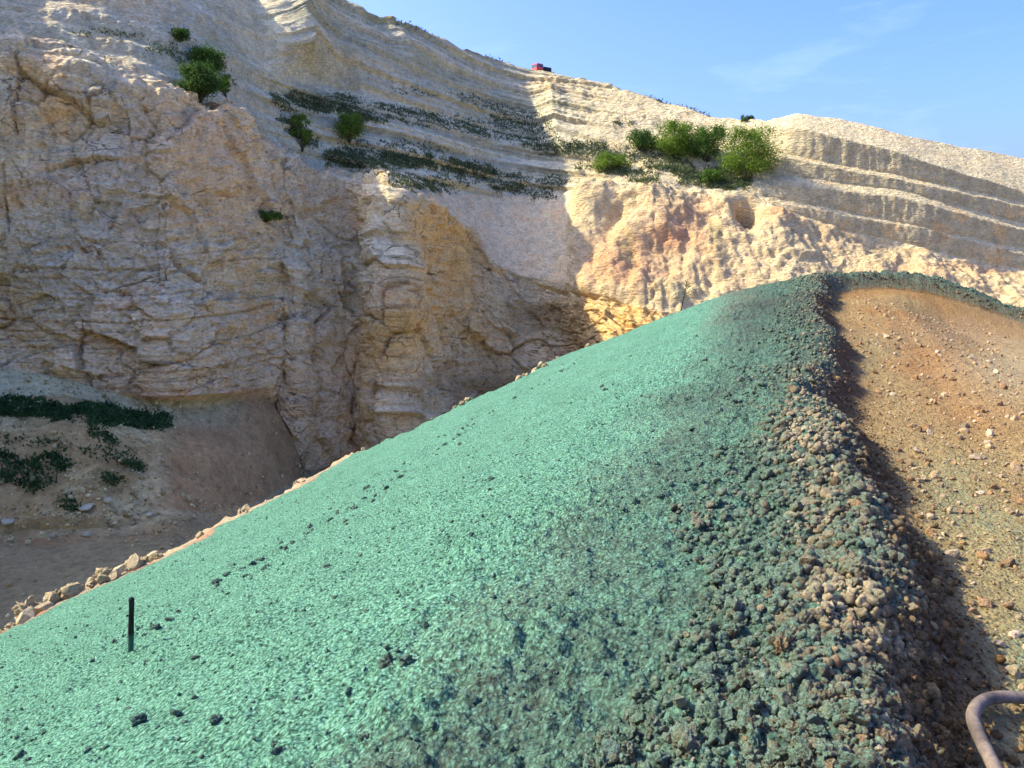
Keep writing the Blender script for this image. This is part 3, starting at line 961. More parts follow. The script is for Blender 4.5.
_tl = np.log(t_ax[39:])
def near_z(s, t):
    """height of the finished near surface (nearest grid vertex)"""
    i = int(np.argmin(np.abs(t_ax - t))); j = int(np.argmin(np.abs(s_ax - s)))
    return NV[i * len(s_ax) + j, 2]

# ------------------------------------------------------------------ rubble, clods and stones
NS = len(s_ax)
ZG = NV[:, 2].reshape(len(t_ax), NS)
def near_zs(s, t):
    s = np.atleast_1d(s).astype(float); t = np.atleast_1d(t).astype(float)
    i = np.clip(np.searchsorted(t_ax, t) - 1, 0, len(t_ax) - 2)
    j = np.clip(np.searchsorted(s_ax, s) - 1, 0, NS - 2)
    a = np.clip((t - t_ax[i]) / (t_ax[i + 1] - t_ax[i]), 0, 1)
    b = np.clip((s - s_ax[j]) / (s_ax[j + 1] - s_ax[j]), 0, 1)
    return (ZG[i, j] * (1 - a) * (1 - b) + ZG[i + 1, j] * a * (1 - b) + ZG[i, j + 1] * (1 - a) * b + ZG[i + 1, j + 1] * a * b)

def ico(sub):
    bm = bmesh.new()
    bmesh.ops.create_icosphere(bm, subdivisions=sub, radius=1.0)
    V = np.array([v.co[:] for v in bm.verts]); Fc = np.array([[v.index for v in f.verts] for f in bm.faces])
    bm.free()
    return V, Fc

ICO = {k: ico(k) for k in (1, 2, 3, 4)}
def lump(sub, seed, soft=True):
    """a clod (soft) or an angular stone of about unit radius"""
    V, Fc = ICO[sub]
    r2 = np.random.default_rng(seed)
    V = V.copy()
    sh = r2.uniform(-9, 9, 3)
    if soft:
        k = 0.92 + 0.45 * fbm(V * 1.25 + sh, 2, seed) + 0.5 * fbm(V * 2.7 + sh, 2, seed + 5, 0.6) + 0.36 * fbm(V * 6.5 + sh, 3, seed + 6, 0.75)
        V = V * k[:, None]
    else:
        k = np.ones(len(V))
        for _ in range(9):                     # cut flat faces
            nrm = r2.normal(size=3); nrm /= np.linalg.norm(nrm)
            dcut = r2.uniform(0.5, 0.85)
            dd = V @ nrm
            V = V - np.maximum(dd - dcut, 0)[:, None] * nrm
        V = V * (1 + 0.07 * fbm(V * 3 + sh, 3, seed))[:, None]
    V = V * r2.uniform(0.6, 1.25, 3)
    return V, Fc

def rot_mats(n, r2):
    q = r2.normal(size=(n, 4)); q /= np.linalg.norm(q, axis=1)[:, None]
    w, x, y, z = q.T
    return np.stack([np.stack([1 - 2 * (y * y + z * z), 2 * (x * y - z * w), 2 * (x * z + y * w)], 1),
                     np.stack([2 * (x * y + z * w), 1 - 2 * (x * x + z * z), 2 * (y * z - x * w)], 1),
                     np.stack([2 * (x * z - y * w), 2 * (y * z + x * w), 1 - 2 * (x * x + y * y)], 1)], 1)

def joined_lumps(name, pos, size, colr, cover, shapes, mat, parent, seed=1):
    """many small lumps as one mesh part"""
    r2 = np.random.default_rng(seed)
    which = r2.integers(0, len(shapes), len(pos))
    Vs, Fs, Cs, Ks, base = [], [], [], [], 0
    for k, (V, Fc) in enumerate(shapes):
        m = np.where(which == k)[0]
        if not len(m): continue
        R = rot_mats(len(m), r2)
        vv = np.einsum('nij,vj->nvi', R, V) * size[m][:, None, None] + pos[m][:, None, :]
        ff = Fc[None] + (np.arange(len(m)) * len(V))[:, None, None] + base
        Vs.append(vv.reshape(-1, 3)); Fs.append(ff.reshape(-1, 3))
        Cs.append(np.repeat(colr[m], len(V), 0)); Ks.append(np.repeat(cover[m], len(V)))
        base += len(m) * len(V)
    me = mesh_from(name, np.concatenate(Vs), np.concatenate(Fs), mat, False, np.concatenate(Cs), {'cov': np.concatenate(Ks)})
    return tag(link(bpy.data.objects.new(name, me), parent), kind='stuff')

CLODS3 = [mesh_from('clod', *lump(4, 400 + k), M_CLODI, False) for k in range(14)]
STONES3 = [mesh_from('stone', *lump(4, 440 + k, False), M_CLODI, False) for k in range(10)]
CL2 = [lump(2, 500 + k) for k in range(14)]
CL1 = [lump(1, 540 + k) for k in range(14)]
ST2 = [lump(2, 580 + k, False) for k in range(10)]
ST1 = [lump(1, 620 + k, False) for k in range(10)]

def single(name, meshes, pos, size, colr, cover, parent, r2):
    o = bpy.data.objects.new(name, meshes[int(r2.integers(0, len(meshes)))])
    o.location = pos
    o.scale = (size, size, size * r2.uniform(0.8, 1.05))
    o.rotation_euler = r2.uniform(0, 6.28, 3)
    o.color = (*colr, cover)
    link(o, parent)
    return o

PAL = np.array([0.82, 0.81, 0.60]) * np.array([[0.27, 0.215, 0.155], [0.22, 0.17, 0.12], [0.34, 0.265, 0.18], [0.44, 0.34, 0.22], [0.18, 0.125, 0.085], [0.52, 0.44, 0.33], [0.40, 0.25, 0.15]])
r3 = np.random.default_rng(21)

def bund_points(n, t0, t1, wide):
    u = r3.random(n)
    t = t0 * (t1 / t0) ** u
    o = r3.normal(-0.10, wide, n)
    return CREST_S + o, t, o

# --- the bund
s_a, t_a, _ = bund_points(12500, 1.2, 6.5, 0.36)
s_b, t_b, _ = bund_points(4200, 6.0, 21.0, 0.34)
s_r, t_r, _ = bund_points(3200, 1.2, 9.0, 0.1)
s_r = s_r + 0.1 + r3.uniform(0.05, 0.5, 3200)
s_l = r3.uniform(-0.9, 0.1, 1500); t_l = r3.uniform(1.2, 4.2, 1500)      # wider heap of clods near the viewer
s_all = np.concatenate([s_a, s_b, s_l, s_r]); t_all = np.concatenate([t_a, t_b, t_l, t_r])
X, Y = st_to_xy(s_all, t_all)
o_all = pad_offset(X, Y)
# far curve of the bund towards the right
n_f = 2200
tt = r3.uniform(16, 26, n_f * 6); ss = r3.uniform(-1, 9, n_f * 6)
Xf, Yf = st_to_xy(ss, tt); of = pad_offset(Xf, Yf)
kf = np.where((of > -0.75) & (of < 0.5) & (r3.random(len(of)) < np.exp(-((of + 0.05) / 0.4) ** 2)))[0][:n_f]
s_all = np.concatenate([s_all, ss[kf]]); t_all = np.concatenate([t_all, tt[kf]]); o_all = np.concatenate([o_all, of[kf]])
left_lim = -0.80 - 0.25 * np.sin(t_all * 1.7) * sstep(1, 3, t_all)
keep = (o_all > left_lim) & (o_all < 0.75) & (r3.random(len(o_all)) < 1 - 0.75 * sstep(0.42, 0.75, o_all))
s_all, t_all, o_all = s_all[keep], t_all[keep], o_all[keep]
n = len(s_all)
size = np.exp(r3.normal(math.log(0.0098), 0.46, n)) * (1 + 0.065 * t_all)
size = np.clip(size, 0.005, 0.034)
size *= 1 - 0.35 * sstep(0.15, 0.45, o_all)
X, Y = st_to_xy(s_all, t_all)
Z = near_zs(s_all, t_all) + size * r3.uniform(-0.1, 0.75, n)
pos = np.stack([X, Y, Z], 1)
bx, by = project(pos)
colr = PAL[r3.choice(len(PAL), n, p=[0.34, 0.24, 0.16, 0.09, 0.10, 0.03, 0.04])] * r3.uniform(0.8, 1.2, (n, 1))
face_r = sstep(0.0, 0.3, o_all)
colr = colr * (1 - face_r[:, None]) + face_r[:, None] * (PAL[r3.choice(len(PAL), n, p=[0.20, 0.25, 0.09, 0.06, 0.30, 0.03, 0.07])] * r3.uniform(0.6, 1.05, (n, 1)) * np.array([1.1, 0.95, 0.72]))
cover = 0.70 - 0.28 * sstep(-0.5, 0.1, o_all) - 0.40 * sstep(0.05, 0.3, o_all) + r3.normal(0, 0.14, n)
tan = blob(bx, by, 842, 600, 36, 22) + 0.8 * blob(bx, by, 885, 645, 24, 18) + 0.7 * blob(bx, by, 800, 430, 34, 45) + 0.6 * blob(bx, by, 700, 510, 24, 14) + 0.5 * blob(bx, by, 815, 520, 24, 40)
tan = np.clip(tan * (0.55 + r3.random(n)), 0, 1)
colr = colr * (1 - tan[:, None]) + tan[:, None] * np.array([0.42, 0.355, 0.185]) * r3.uniform(0.75, 1.15, (n, 1))
cover = np.clip(cover - 0.6 * tan, 0, 1)
dist = np.hypot(X, Y)
inframe = (bx > -5) & (bx < 1030) & (by > 0) & (by < 775)
score = np.where(inframe, size / dist, 0)
order = np.argsort(-score)
top = order[:290]
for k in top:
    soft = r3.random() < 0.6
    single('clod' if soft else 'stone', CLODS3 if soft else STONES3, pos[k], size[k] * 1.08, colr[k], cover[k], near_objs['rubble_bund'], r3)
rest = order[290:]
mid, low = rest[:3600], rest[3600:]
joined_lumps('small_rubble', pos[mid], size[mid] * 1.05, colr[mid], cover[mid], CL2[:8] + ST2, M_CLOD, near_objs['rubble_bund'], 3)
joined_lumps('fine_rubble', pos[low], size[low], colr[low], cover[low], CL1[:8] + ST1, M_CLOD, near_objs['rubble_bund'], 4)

# --- clods lying on the sprayed slope
n = 620
t_c = 1.5 * (18 / 1.5) ** r3.random(n)
line = r3.choice(5, n, p=[0.56, 0.08, 0.10, 0.06, 0.20])
o_c = np.choose(line, [r3.normal(-5.45, 0.30, n), r3.normal(-3.2, 0.6, n), r3.normal(-1.3, 0.4, n), r3.uniform(-9.8, -0.8, n), r3.normal(-0.95, 0.22, n)])
o_c = o_c - 0.25 * np.sin(t_c * 0.7) * (line < 3)
s_c = CREST_S + o_c
cl_mask = sstep(-0.2, 0.25, vnoise(np.stack([s_c / 0.5, t_c / 0.6, s_c * 0], 1), 91)) + 0.25
kk = r3.random(n) < cl_mask
s_c, t_c, line = s_c[kk], t_c[kk], line[kk]
n = len(s_c)
size = np.clip(np.exp(r3.normal(math.log(0.014), 0.45, n)) * (1 + 0.06 * t_c), 0.006, 0.034)
X, Y = st_to_xy(s_c, t_c)
pos = np.stack([X, Y, near_zs(s_c, t_c) + size * 0.05], 1)
colr = np.tile([0.16, 0.15, 0.11], (n, 1)) * r3.uniform(0.7, 1.2, (n, 1))
cover = np.clip(r3.normal(0.8, 0.15, n), 0, 1)
bx, by = project(pos)
score = np.where((bx > 0) & (bx < 1024) & (by < 768), size / np.hypot(X, Y), 0)
order = np.argsort(-score)
for k in order[:110]:
    single('clod', CLODS3, pos[k], size[k], colr[k], cover[k], near_objs['sprayed_slope'], r3)
joined_lumps('small_clods', pos[order[110:]], size[order[110:]], colr[order[110:]], cover[order[110:]], CL2, M_CLOD, near_objs['sprayed_slope'], 5)
# mulch crumbs: everywhere on the near slope
n = 3500
t_c = 1.3 * (11 / 1.3) ** r3.random(n)
o_c = -0.7 - 8.5 * r3.random(n) ** 1.7
s_c = CREST_S + o_c
size = np.clip(np.exp(r3.normal(math.log(0.0065), 0.35, n)) * (1 + 0.06 * np.hypot(s_c, t_c)), 0.004, 0.02)
X, Y = st_to_xy(s_c, t_c)
pos = np.stack([X, Y, near_zs(s_c, t_c) + size * 0.2], 1)
joined_lumps('mulch_crumbs', pos, size, np.tile([0.2, 0.18, 0.13], (n, 1)), np.clip(r3.normal(1.0, 0.12, n), 0, 1), CL1[:8], M_CLOD, near_objs['sprayed_slope'], 6)

# --- bare tan rocks along the rim
n_rim = 0
for t in r3.uniform(4.0, 24.0, 1100):
    eo = float(edge_o(0, t))
    s = CREST_S + eo + r3.uniform(-0.35, 0.30)
    X1, Y1 = st_to_xy(s, t)
    rx1, ry1 = project(np.array([X1, Y1, float(near_zs(s, t)[0])]))
    near_rim = rx1 < 165
    if rx1 < -30 or (not near_rim and r3.random() < 0.93) or n_rim >= 270:
        continue
    n_rim += 1
    sz = float(np.clip(np.exp(r3.normal(math.log(0.085), 0.45)), 0.035, 0.17)) * (1.0 if near_rim else 0.7)
    z1 = float(near_zs(s, t)[0]) + sz * 0.3
    c = np.array([0.50, 0.405, 0.20]) * r3.uniform(0.75, 1.12)
    single('rock', STONES3 if r3.random() < 0.6 else CLODS3, (X1, Y1, z1), sz, c, 0.0, near_objs['sprayed_slope'], r3)

# --- loose stones on the track
n = 7000
t_c = 1.6 * (20 / 1.6) ** r3.random(n)
o_c = 0.55 + np.abs(r3.normal(0, 1.0, n)) * (0.5 + 0.16 * t_c)
s_c = CREST_S + o_c
size = np.clip(np.exp(r3.normal(math.log(0.0062), 0.60, n)) * (1 + 0.10 * t_c), 0.003, 0.045)
X, Y = st_to_xy(s_c, t_c)
of = pad_offset(X, Y)
kk = of > 0.5
s_c, t_c, size, X, Y = s_c[kk], t_c[kk], size[kk], X[kk], Y[kk]
n = len(s_c)
pos = np.stack([X, Y, near_zs(s_c, t_c) + size * 0.25], 1)
colr = np.array([[0.50, 0.37, 0.18], [0.42, 0.25, 0.10], [0.32, 0.21, 0.10], [0.55, 0.43, 0.24]])[r3.integers(0, 4, n)] * r3.uniform(0.75, 1.15, (n, 1))
cover = np.clip(r3.normal(0.05, 0.1, n), 0, 1)
bx, by = project(pos)
score = np.where((bx > 0) & (bx < 1024) & (by < 768), size / np.hypot(X, Y), 0)
order = np.argsort(-score)
for k in order[:160]:
    single('stone', STONES3, pos[k], size[k], colr[k], cover[k], near_objs['track'], r3)
joined_lumps('gravel', pos[order[160:]], size[order[160:]], colr[order[160:]], cover[order[160:]], ST1, M_CLOD, near_objs['track'], 8)

# ------------------------------------------------------------------ tubes, stake, hose
def tube(pts, rad, seg=10, cap=True, wob=0.0, seed=0):
    """tapered tube along points -> V, F(quads)"""
    pts = np.array(pts, float); n = len(pts)
    rad = np.full(n, rad, float) if np.isscalar(rad) else np.array(rad, float)
    tan = np.gradient(pts, axis=0); tan /= np.linalg.norm(tan, axis=1)[:, None] + 1e-9
    ref = np.array([0, 0, 1.0]) if abs(tan[0, 2]) < 0.9 else np.array([1.0, 0, 0])
    a0 = np.cross(tan[0], ref); a0 /= np.linalg.norm(a0)
    V = []
    r2 = np.random.default_rng(seed)
    for i in range(n):
        a0 = a0 - tan[i] * (a0 @ tan[i]); a0 /= np.linalg.norm(a0)
        b0 = np.cross(tan[i], a0)
        for k in range(seg):
            th = 2 * math.pi * k / seg
            rr = rad[i] * (1 + wob * r2.normal())
            V.append(pts[i] + rr * (math.cos(th) * a0 + math.sin(th) * b0))
    Fc = []
    for i in range(n - 1):
        for k in range(seg):
            k2 = (k + 1) % seg
            Fc.append((i * seg + k, i * seg + k2, (i + 1) * seg + k2, (i + 1) * seg + k))
    if cap:
        c1, c2 = len(V), len(V) + 1
        V.append(pts[0]); V.append(pts[-1])
        for k in range(seg):
            k2 = (k + 1) % seg
            Fc.append((c1, k2, k, k)); Fc.append((c2, (n - 1) * seg + k, (n - 1) * seg + k2, (n - 1) * seg + k2))
    return np.array(V), Fc

def poly_mesh(name, V, Fc, mat, smooth=True):
    me = bpy.data.meshes.new(name)
    faces = []
    for f in Fc:
        g = []
        for i in f:
            if i not in g: g.append(int(i))
        faces.append(g)
    me.from_pydata([tuple(v) for v in V], [], faces)
    if smooth:
        me.polygons.foreach_set('use_smooth', np.ones(len(me.polygons), bool))
    me.materials.append(mat)
    me.update()
    return me

def empty(name, loc):
    o = bpy.data.objects.new(name, None)
    o.location = loc
    o.empty_display_size = 0.2
    link(o)
    return o

def near_point(x, y):
    """point of the near surface seen at image position"""
    k = int(np.argmin((npx - x) ** 2 + (npy - y) ** 2))
    return NV[k].copy()

# wooden stake standing in the slope
base = near_point(131, 650)
dep = base[1] * CP - (base[2] - EYE) * SP
h = 56 / F * dep * 1.03
wd = 2.7 / F * dep
st = empty('wooden_stake', base)
pts = [(0, 0, -0.12), (0, 0, 0.02), (0.015 * 2 * h, 0, h * 0.3), (0.03 * 2 * h, 0, h * 0.6), (0.045 * 2 * h, 0, h * 0.85), (0.05 * 2 * h, 0, h * 0.965), (0.0505 * 2 * h, 0, h * 0.985), (0.051 * 2 * h, 0, h)]
V, Fc = tube(pts, [wd, wd, wd, wd * 0.97, wd, wd, wd * 0.9, wd * 0.55], 9, True, 0.05, 3)
link(bpy.data.objects.new('shaft', poly_mesh('shaft', V, Fc, M_STAKE)), st)
V, Fc = tube([(-wd * 0.8 + 0.066 * h, 0, h * 0.66), (-wd * 1.5 + 0.066 * h, -0.002, h * 0.662), (-wd * 1.55 + 0.066 * h, -0.002, h * 0.662)], [0.006, 0.006, 0.011], 8)
link(bpy.data.objects.new('nail', poly_mesh('nail', V, Fc, M_NAIL)), st)
tag(st, 'dark round wooden stake standing upright in the green sprayed slope', 'stake')

# hose lying over the foot of the bund
hb = NB('dusty_hose')
hv = hb.obj_vec()
hn = hb.noise(hv, 40, 5, 0.7)
hn2 = hb.noise(hv, 7, 4, 0.7)
hc = hb.ramp(hn2, [(0.35, (0.11, 0.09, 0.065)), (0.6, (0.23, 0.185, 0.125)), (0.8, (0.35, 0.275, 0.175))])
hc = hb.mix(0.8, hc, hb.ramp(hn, [(0.3, 0.7), (0.7, 1.25)]), 'MULTIPLY')
hb.b.inputs['Roughness'].default_value = 0.7
M_HOSE = hb.done(hc, hb.bump(hn, 0.004, 0.7))
def ray_at(x, y, depth):
    u, v = (x - 512) / F, (384 - y) / F
    return np.array([u, CP + v * SP, -SP + v * CP]) * depth + np.array([0, 0, EYE])
def ray_z(x, y, z):
    d = ray_at(x, y, 1.0) - np.array([0, 0, EYE])
    return np.array([0, 0, EYE]) + d * ((z - EYE) / d[2])
hose_px = [(1180, 735, 0.045), (1110, 716, 0.05), (1060, 704, 0.06), (1030, 699, 0.07), (1010, 697, 0.085), (992, 698, 0.10), (979, 704, 0.12), (973, 716, 0.14),
           (977, 731, 0.15), (986, 750, 0.15), (997, 772, 0.14), (1012, 800, 0.12), (1040, 850, 0.09)]
hp = np.array([ray_z(x, y, z) for x, y, z in hose_px])
tq = np.arange(len(hp))
ti = np.linspace(0, len(hp) - 1, 420)
def catmull(Pk, t):
    i = np.clip(np.floor(t).astype(int), 0, len(Pk) - 2); f = (t - i)[:, None]
    p0 = Pk[np.maximum(i - 1, 0)]; p1 = Pk[i]; p2 = Pk[i + 1]; p3 = Pk[np.minimum(i + 2, len(Pk) - 1)]
    return 0.5 * (2 * p1 + (p2 - p0) * f + (2 * p0 - 5 * p1 + 4 * p2 - p3) * f ** 2 + (3 * p1 - p0 - 3 * p2 + p3) * f ** 3)
V, Fc = tube(catmull(hp, ti), 0.0225 * (1 + 0.03 * np.sin(np.arange(420) * 1.35)), 18, True, 0.01, 5)
hose = link(bpy.data.objects.new('hose', poly_mesh('hose', V, Fc, M_HOSE)))
tag(hose, 'dusty grey rubber hose bent in a loop at the foot of the rubble bund', 'hose')

# ------------------------------------------------------------------ bushes
def leaf_cloud(centres, radii, n, ls, r2, flat=0.8):
    k = r2.integers(0, len(centres), n)
    d = r2.normal(size=(n, 3)); d /= np.linalg.norm(d, axis=1)[:, None]
    rr = np.abs(r2.normal(0.62, 0.32, n))
    pos = centres[k] + d * rr[:, None] * radii[k][:, None] * np.array([1, 1, flat])
    nrm = d * 0.7 + r2.normal(size=(n, 3)) * 0.6 + np.array([0, 0, 0.35])
    nrm /= np.linalg.norm(nrm, axis=1)[:, None]
    a = np.cross(nrm, r2.normal(size=(n, 3))); a /= np.linalg.norm(a, axis=1)[:, None]
    b = np.cross(nrm, a)
    l = ls * r2.uniform(0.6, 1.4, n)[:, None]
    V = np.stack([pos - a * l, pos + b * l * 0.45 + nrm * l * 0.12, pos + a * l, pos - b * l * 0.45 + nrm * l * 0.12], 1)
    Fc = (np.arange(n) * 4)[:, None] + np.array([[0, 1, 2, 3]])
    return V.reshape(-1, 3), Fc

def bush(name, label, cx, ybase, wpx, hpx, mat, n, seed, group, cat='bush', loose=1.0, leafs=0.12):
    r2 = np.random.default_rng(seed)
    b = surf_at(cx, ybase, row_of['E'] if ybase < 400 else 0, rS + 1)
    dep = b[1] * CP - (b[2] - EYE) * SP
    w = wpx / F * dep; h = hpx / F * dep
    root = empty(name, b + np.array([0, 0, -0.1]))
    nc = max(10, int(12 + wpx * 0.5))
    cs, rs = [], []
    while len(cs) < nc:
        p = r2.uniform(-1, 1, 3)
        if (p ** 2).sum() > 1: continue
        q = np.array([p[0] * w * 0.42, p[1] * w * 0.38, h * (0.46 + 0.38 * p[2])])
        cs.append(q); rs.append(w * r2.uniform(0.17, 0.27) * loose)
    # a few shoots sticking out of the top
    for _ in range(max(3, nc // 4)):
        cs.append(np.array([r2.uniform(-0.30, 0.30) * w, r2.uniform(-0.26, 0.26) * w, h * r2.uniform(0.72, 0.9)])); rs.append(w * r2.uniform(0.13, 0.2))
    cs, rs = np.array(cs), np.array(rs)
    rs = np.minimum(rs, h * 0.36)
    V, Fc = leaf_cloud(cs, rs, int(n * 3.6), leafs, r2)
    link(bpy.data.objects.new('foliage', mesh_from('foliage', V, Fc, mat, False)), root)
    Vs, Fs, base_i = [], [], 0
    for k in range(min(9, nc)):
        c = cs[k]
        mid = c * np.array([0.35, 0.35, 0.55]) + r2.normal(size=3) * 0.05 * w
        V, Fc = tube([np.array([c[0] * 0.06, c[1] * 0.06, -0.2]), mid, c], [0.025 * w ** 0.5 + 0.02, 0.02 * w ** 0.5, 0.008], 5)
        Vs.append(V); Fs += [[i + base_i for i in f] for f in Fc]; base_i += len(V)
    link(bpy.data.objects.new('stems', poly_mesh('stems', np.concatenate(Vs), Fs, M_BARK)), root)
    tag(root, label, cat, group)
    return root

GB = 'bushes on the quarry benches'
bush('bush', 'small dark lone bush high on the pale slope at top left', 179, 39, 20, 12, M_LEAF_DARK, 700, 1, GB)
bush('bush', 'green bush upper of the pair on the ledge above the left cliff', 208, 74, 38, 27, M_LEAF_MID, 1900, 2, GB)
bush('bush', 'larger dark green bush lower of the pair on the ledge above the left cliff', 200, 99, 46, 34, M_LEAF_DARK, 2600, 3, GB)
bush('bush', 'thin pale yellow green bush right beside the larger dark bush on the ledge', 226, 97, 16, 24, M_LEAF_BRIGHT, 450, 4, GB, loose=0.8)
bush('bush', 'slender light green bush beside the round bush over the cliff edge', 302, 149, 24, 38, M_LEAF_BRIGHT, 900, 5, GB, loose=0.75)
bush('bush', 'round bright green bush at the left end of the vegetated benches', 350, 141, 30, 29, M_LEAF_BRIGHT, 1500, 6, GB)
bush('bush', 'low olive bush on the bench left of the two big leafy bushes', 612, 170, 42, 17, M_LEAF_BRIGHT, 1300, 7, GB)
bush('bush', 'big bright leafy bush at the left of the bench thicket', 676, 157, 50, 36, M_LEAF_BRIGHT, 3200, 8, GB)
bush('bush', 'dark shaded bush in the middle of the bench thicket', 706, 162, 46, 36, M_LEAF_MID, 2800, 9, GB)
bush('bush', 'tallest bright green bush at the right end of the bench thicket', 749, 178, 62, 50, M_LEAF_BRIGHT, 4600, 10, GB)
bush('bush', 'small low bush in front of the bench thicket', 712, 183, 22, 14, M_LEAF_MID, 600, 11, GB)
bush('bush', 'tiny dark bush on the skyline beside the pale gravel mound', 747, 121, 18, 6, M_LEAF_DARK, 300, 12, GB)
bush('bush', 'dark weedy bush left of the bench thicket', 640, 150, 30, 20, M_LEAF_DARK, 1100, 13, GB)
bush('bush', 'flat dark bush clinging to the rock wall of the cliff', 265, 220, 46, 10, M_LEAF_MID, 420, 14, GB, loose=0.7)

# dry sapling at the rim of the green slope
b = near_point(680, 312)
sap = empty('dry_sapling', b)
V, Fc = tube([(0, 0, -0.1), (0.05, 0, 0.25), (0.12, 0.02, 0.6), (0.16, 0, 0.85)], [0.02, 0.017, 0.012, 0.005], 6)
link(bpy.data.objects.new('stem', poly_mesh('stem', V, Fc, M_BARK)), sap)
r2 = np.random.default_rng(5)
Vs, Fs, bi = [], [], 0
for k in range(9):
    z = r2.uniform(0.2, 0.8); a = r2.uniform(0, 6.28); l = r2.uniform(0.15, 0.4)
    p0 = np.array([0.19 * z, 0, z])
    V, Fc = tube([p0, p0 + np.array([math.cos(a) * l * 0.5, math.sin(a) * l * 0.5, l * 0.35]), p0 + np.array([math.cos(a) * l, math.sin(a) * l, l * 0.5])], [0.007, 0.005, 0.002], 4)
    Vs.append(V); Fs += [[i + bi for i in f] for f in Fc]; bi += len(V)
link(bpy.data.objects.new('twigs', poly_mesh('twigs', np.concatenate(Vs), Fs, M_BARK)), sap)
V, Fc = leaf_cloud(np.array([[0.1, 0, 0.55], [-0.05, 0, 0.4], [0.2, 0, 0.75]]), np.array([0.22, 0.18, 0.16]), 110, 0.022, r2)
link(bpy.data.objects.new('foliage', mesh_from('foliage', V, Fc, M_LEAF_MID, False)), sap)
tag(sap, 'thin half dry sapling at the upper rim of the green slope', 'sapling')

# ------------------------------------------------------------------ ground cover on benches and in the pit
def tufts(name, label, mask, n, mat, hgt, seed):
    r2 = np.random.default_rng(seed)
    m = np.where((XX.ravel() > -12) & (px > -5) & (px < 1030), mask, 0)
    area = 1.0
    cdf = np.cumsum(m); 
    k = np.searchsorted(cdf, r2.random(n) * cdf[-1])
    p0 = fl2[k] + r2.normal(size=(n, 3)) * 0.14
    nb_ = 3
    p0 = np.repeat(p0, nb_, 0); N2 = len(p0)
    a = r2.uniform(0, 6.28, N2)
    hh = hgt * r2.uniform(0.4, 1.4, N2)
    dx = np.stack([np.cos(a), np.sin(a), np.zeros(N2)], 1)
    wdt = hgt * 0.4
    lean = r2.normal(size=(N2, 3)) * 0.5 * hh[:, None]; lean[:, 2] = hh
    V = np.stack([p0 - dx * wdt, p0 + dx * wdt, p0 + lean + dx * wdt * 0.4, p0 + lean - dx * wdt * 0.4], 1).reshape(-1, 3)
    Fc = (np.arange(N2) * 4)[:, None] + np.array([[0, 1, 2, 3]])
    o = link(bpy.data.objects.new(name, mesh_from(name, V, Fc, mat, False)))
    tag(o, label, 'plants', kind='stuff')

def strip(x, y, pts, half):
    """soft mask along a polyline in the image of the wall"""
    best = np.full(x.shape, 1e9)
    for (x0, y0), (x1, y1) in zip(pts[:-1], pts[1:]):
        dx, dy = x1 - x0, y1 - y0
        t = np.clip(((x - x0) * dx + (y - y0) * dy) / (dx * dx + dy * dy), 0, 1)
        best = np.minimum(best, np.hypot((x - x0 - t * dx) * 0.5, y - y0 - t * dy))
    return 1 - sstep(half * 0.75, half * 1.15, best)
nr_ = fbm(flat / 1.1, 3, 93)
hx, hy = px + 8 * n_b, py + 4 * n_a + 5 * nr_ + 4 * n_b
up_only = (rowi.ravel() > rF - 10) & (rowi.ravel() < rS)
patch = sstep(-0.6, 0.0, n_b)
mask = np.zeros(len(px))
for pts, half, k in (([(362, 112), (420, 118), (480, 128), (545, 140)], 8, 1.0), ([(340, 157), (410, 161), (480, 172)], 8, 1.0), ([(395, 184), (450, 190)], 4, 0.6),
                     ([(290, 100), (345, 105)], 9, 0.7), ([(505, 190), (548, 195)], 5, 0.8), ([(550, 148), (620, 152), (720, 178)], 8, 0.8), ([(585, 165), (650, 178)], 6, 0.5),
                     ([(625, 130), (660, 148)], 7, 0.8), ([(285, 118), (310, 140)], 6, 0.5), ([(470, 100), (540, 118)], 5, 0.3), ([(500, 118), (545, 128)], 6, 0.7),
                     ([(345, 143), (440, 150)], 4, 0.25), ([(480, 178), (560, 182)], 5, 0.35), ([(690, 178), (740, 184)], 6, 0.8), ([(400, 90), (500, 105)], 4, 0.15),
                     ([(240, 215), (285, 217)], 5, 0.5), ([(160, 45), (225, 80)], 6, 0.12), ([(80, 30), (130, 35)], 5, 0.12), ([(370, 175), (480, 183)], 3, 0.3)):
    mask = np.maximum(mask, k * strip(hx, hy, pts, half))
tufts('bench_plants', 'low dark green weeds spread in strips along the upper quarry benches', mask * up_only * patch, 36000, M_GRASS, 0.17, 1)
top_edge = (np.abs(rowi.ravel() - rS) < 3) * (px > 290) * (px < 735) * sstep(0.0, 0.3, n_a + 0.25 * n_b)
tufts('skyline_plants', 'dry scrub along the top rim of the quarry', top_edge, 300, M_GRASS, 0.22, 2)
bank_only = (rowi.ravel() > rB) & (rowi.ravel() < rE)
mask = strip(hx, hy, [(-10, 408), (60, 413), (110, 416), (155, 422)], 9) + 0.0
mask2 = np.zeros(len(px))
for pts, half, k in (([(0, 455), (20, 470)], 6, 0.5), ([(0, 475), (30, 485)], 6, 0.6), ([(50, 458), (62, 466)], 6, 0.8), ([(128, 462), (134, 466)], 5, 1.0), ([(112, 480), (117, 482)], 4, 1.0),
                     ([(98, 432), (106, 440)], 5, 0.6), ([(68, 505), (74, 510)], 5, 0.5), ([(10, 440), (60, 445)], 5, 0.15), ([(30, 460), (45, 480)], 5, 0.5), ([(90, 452), (120, 455)], 6, 0.2)):
    mask2 = np.maximum(mask2, k * strip(hx, hy, pts, half))
tufts('pit_plants', 'dark green weeds covering the terrace at the foot of the cliff', (mask * sstep(-0.45, 0.15, n_b + 0.6 * nr_)) * bank_only, 9000, M_GRASSPIT, 0.15, 3)
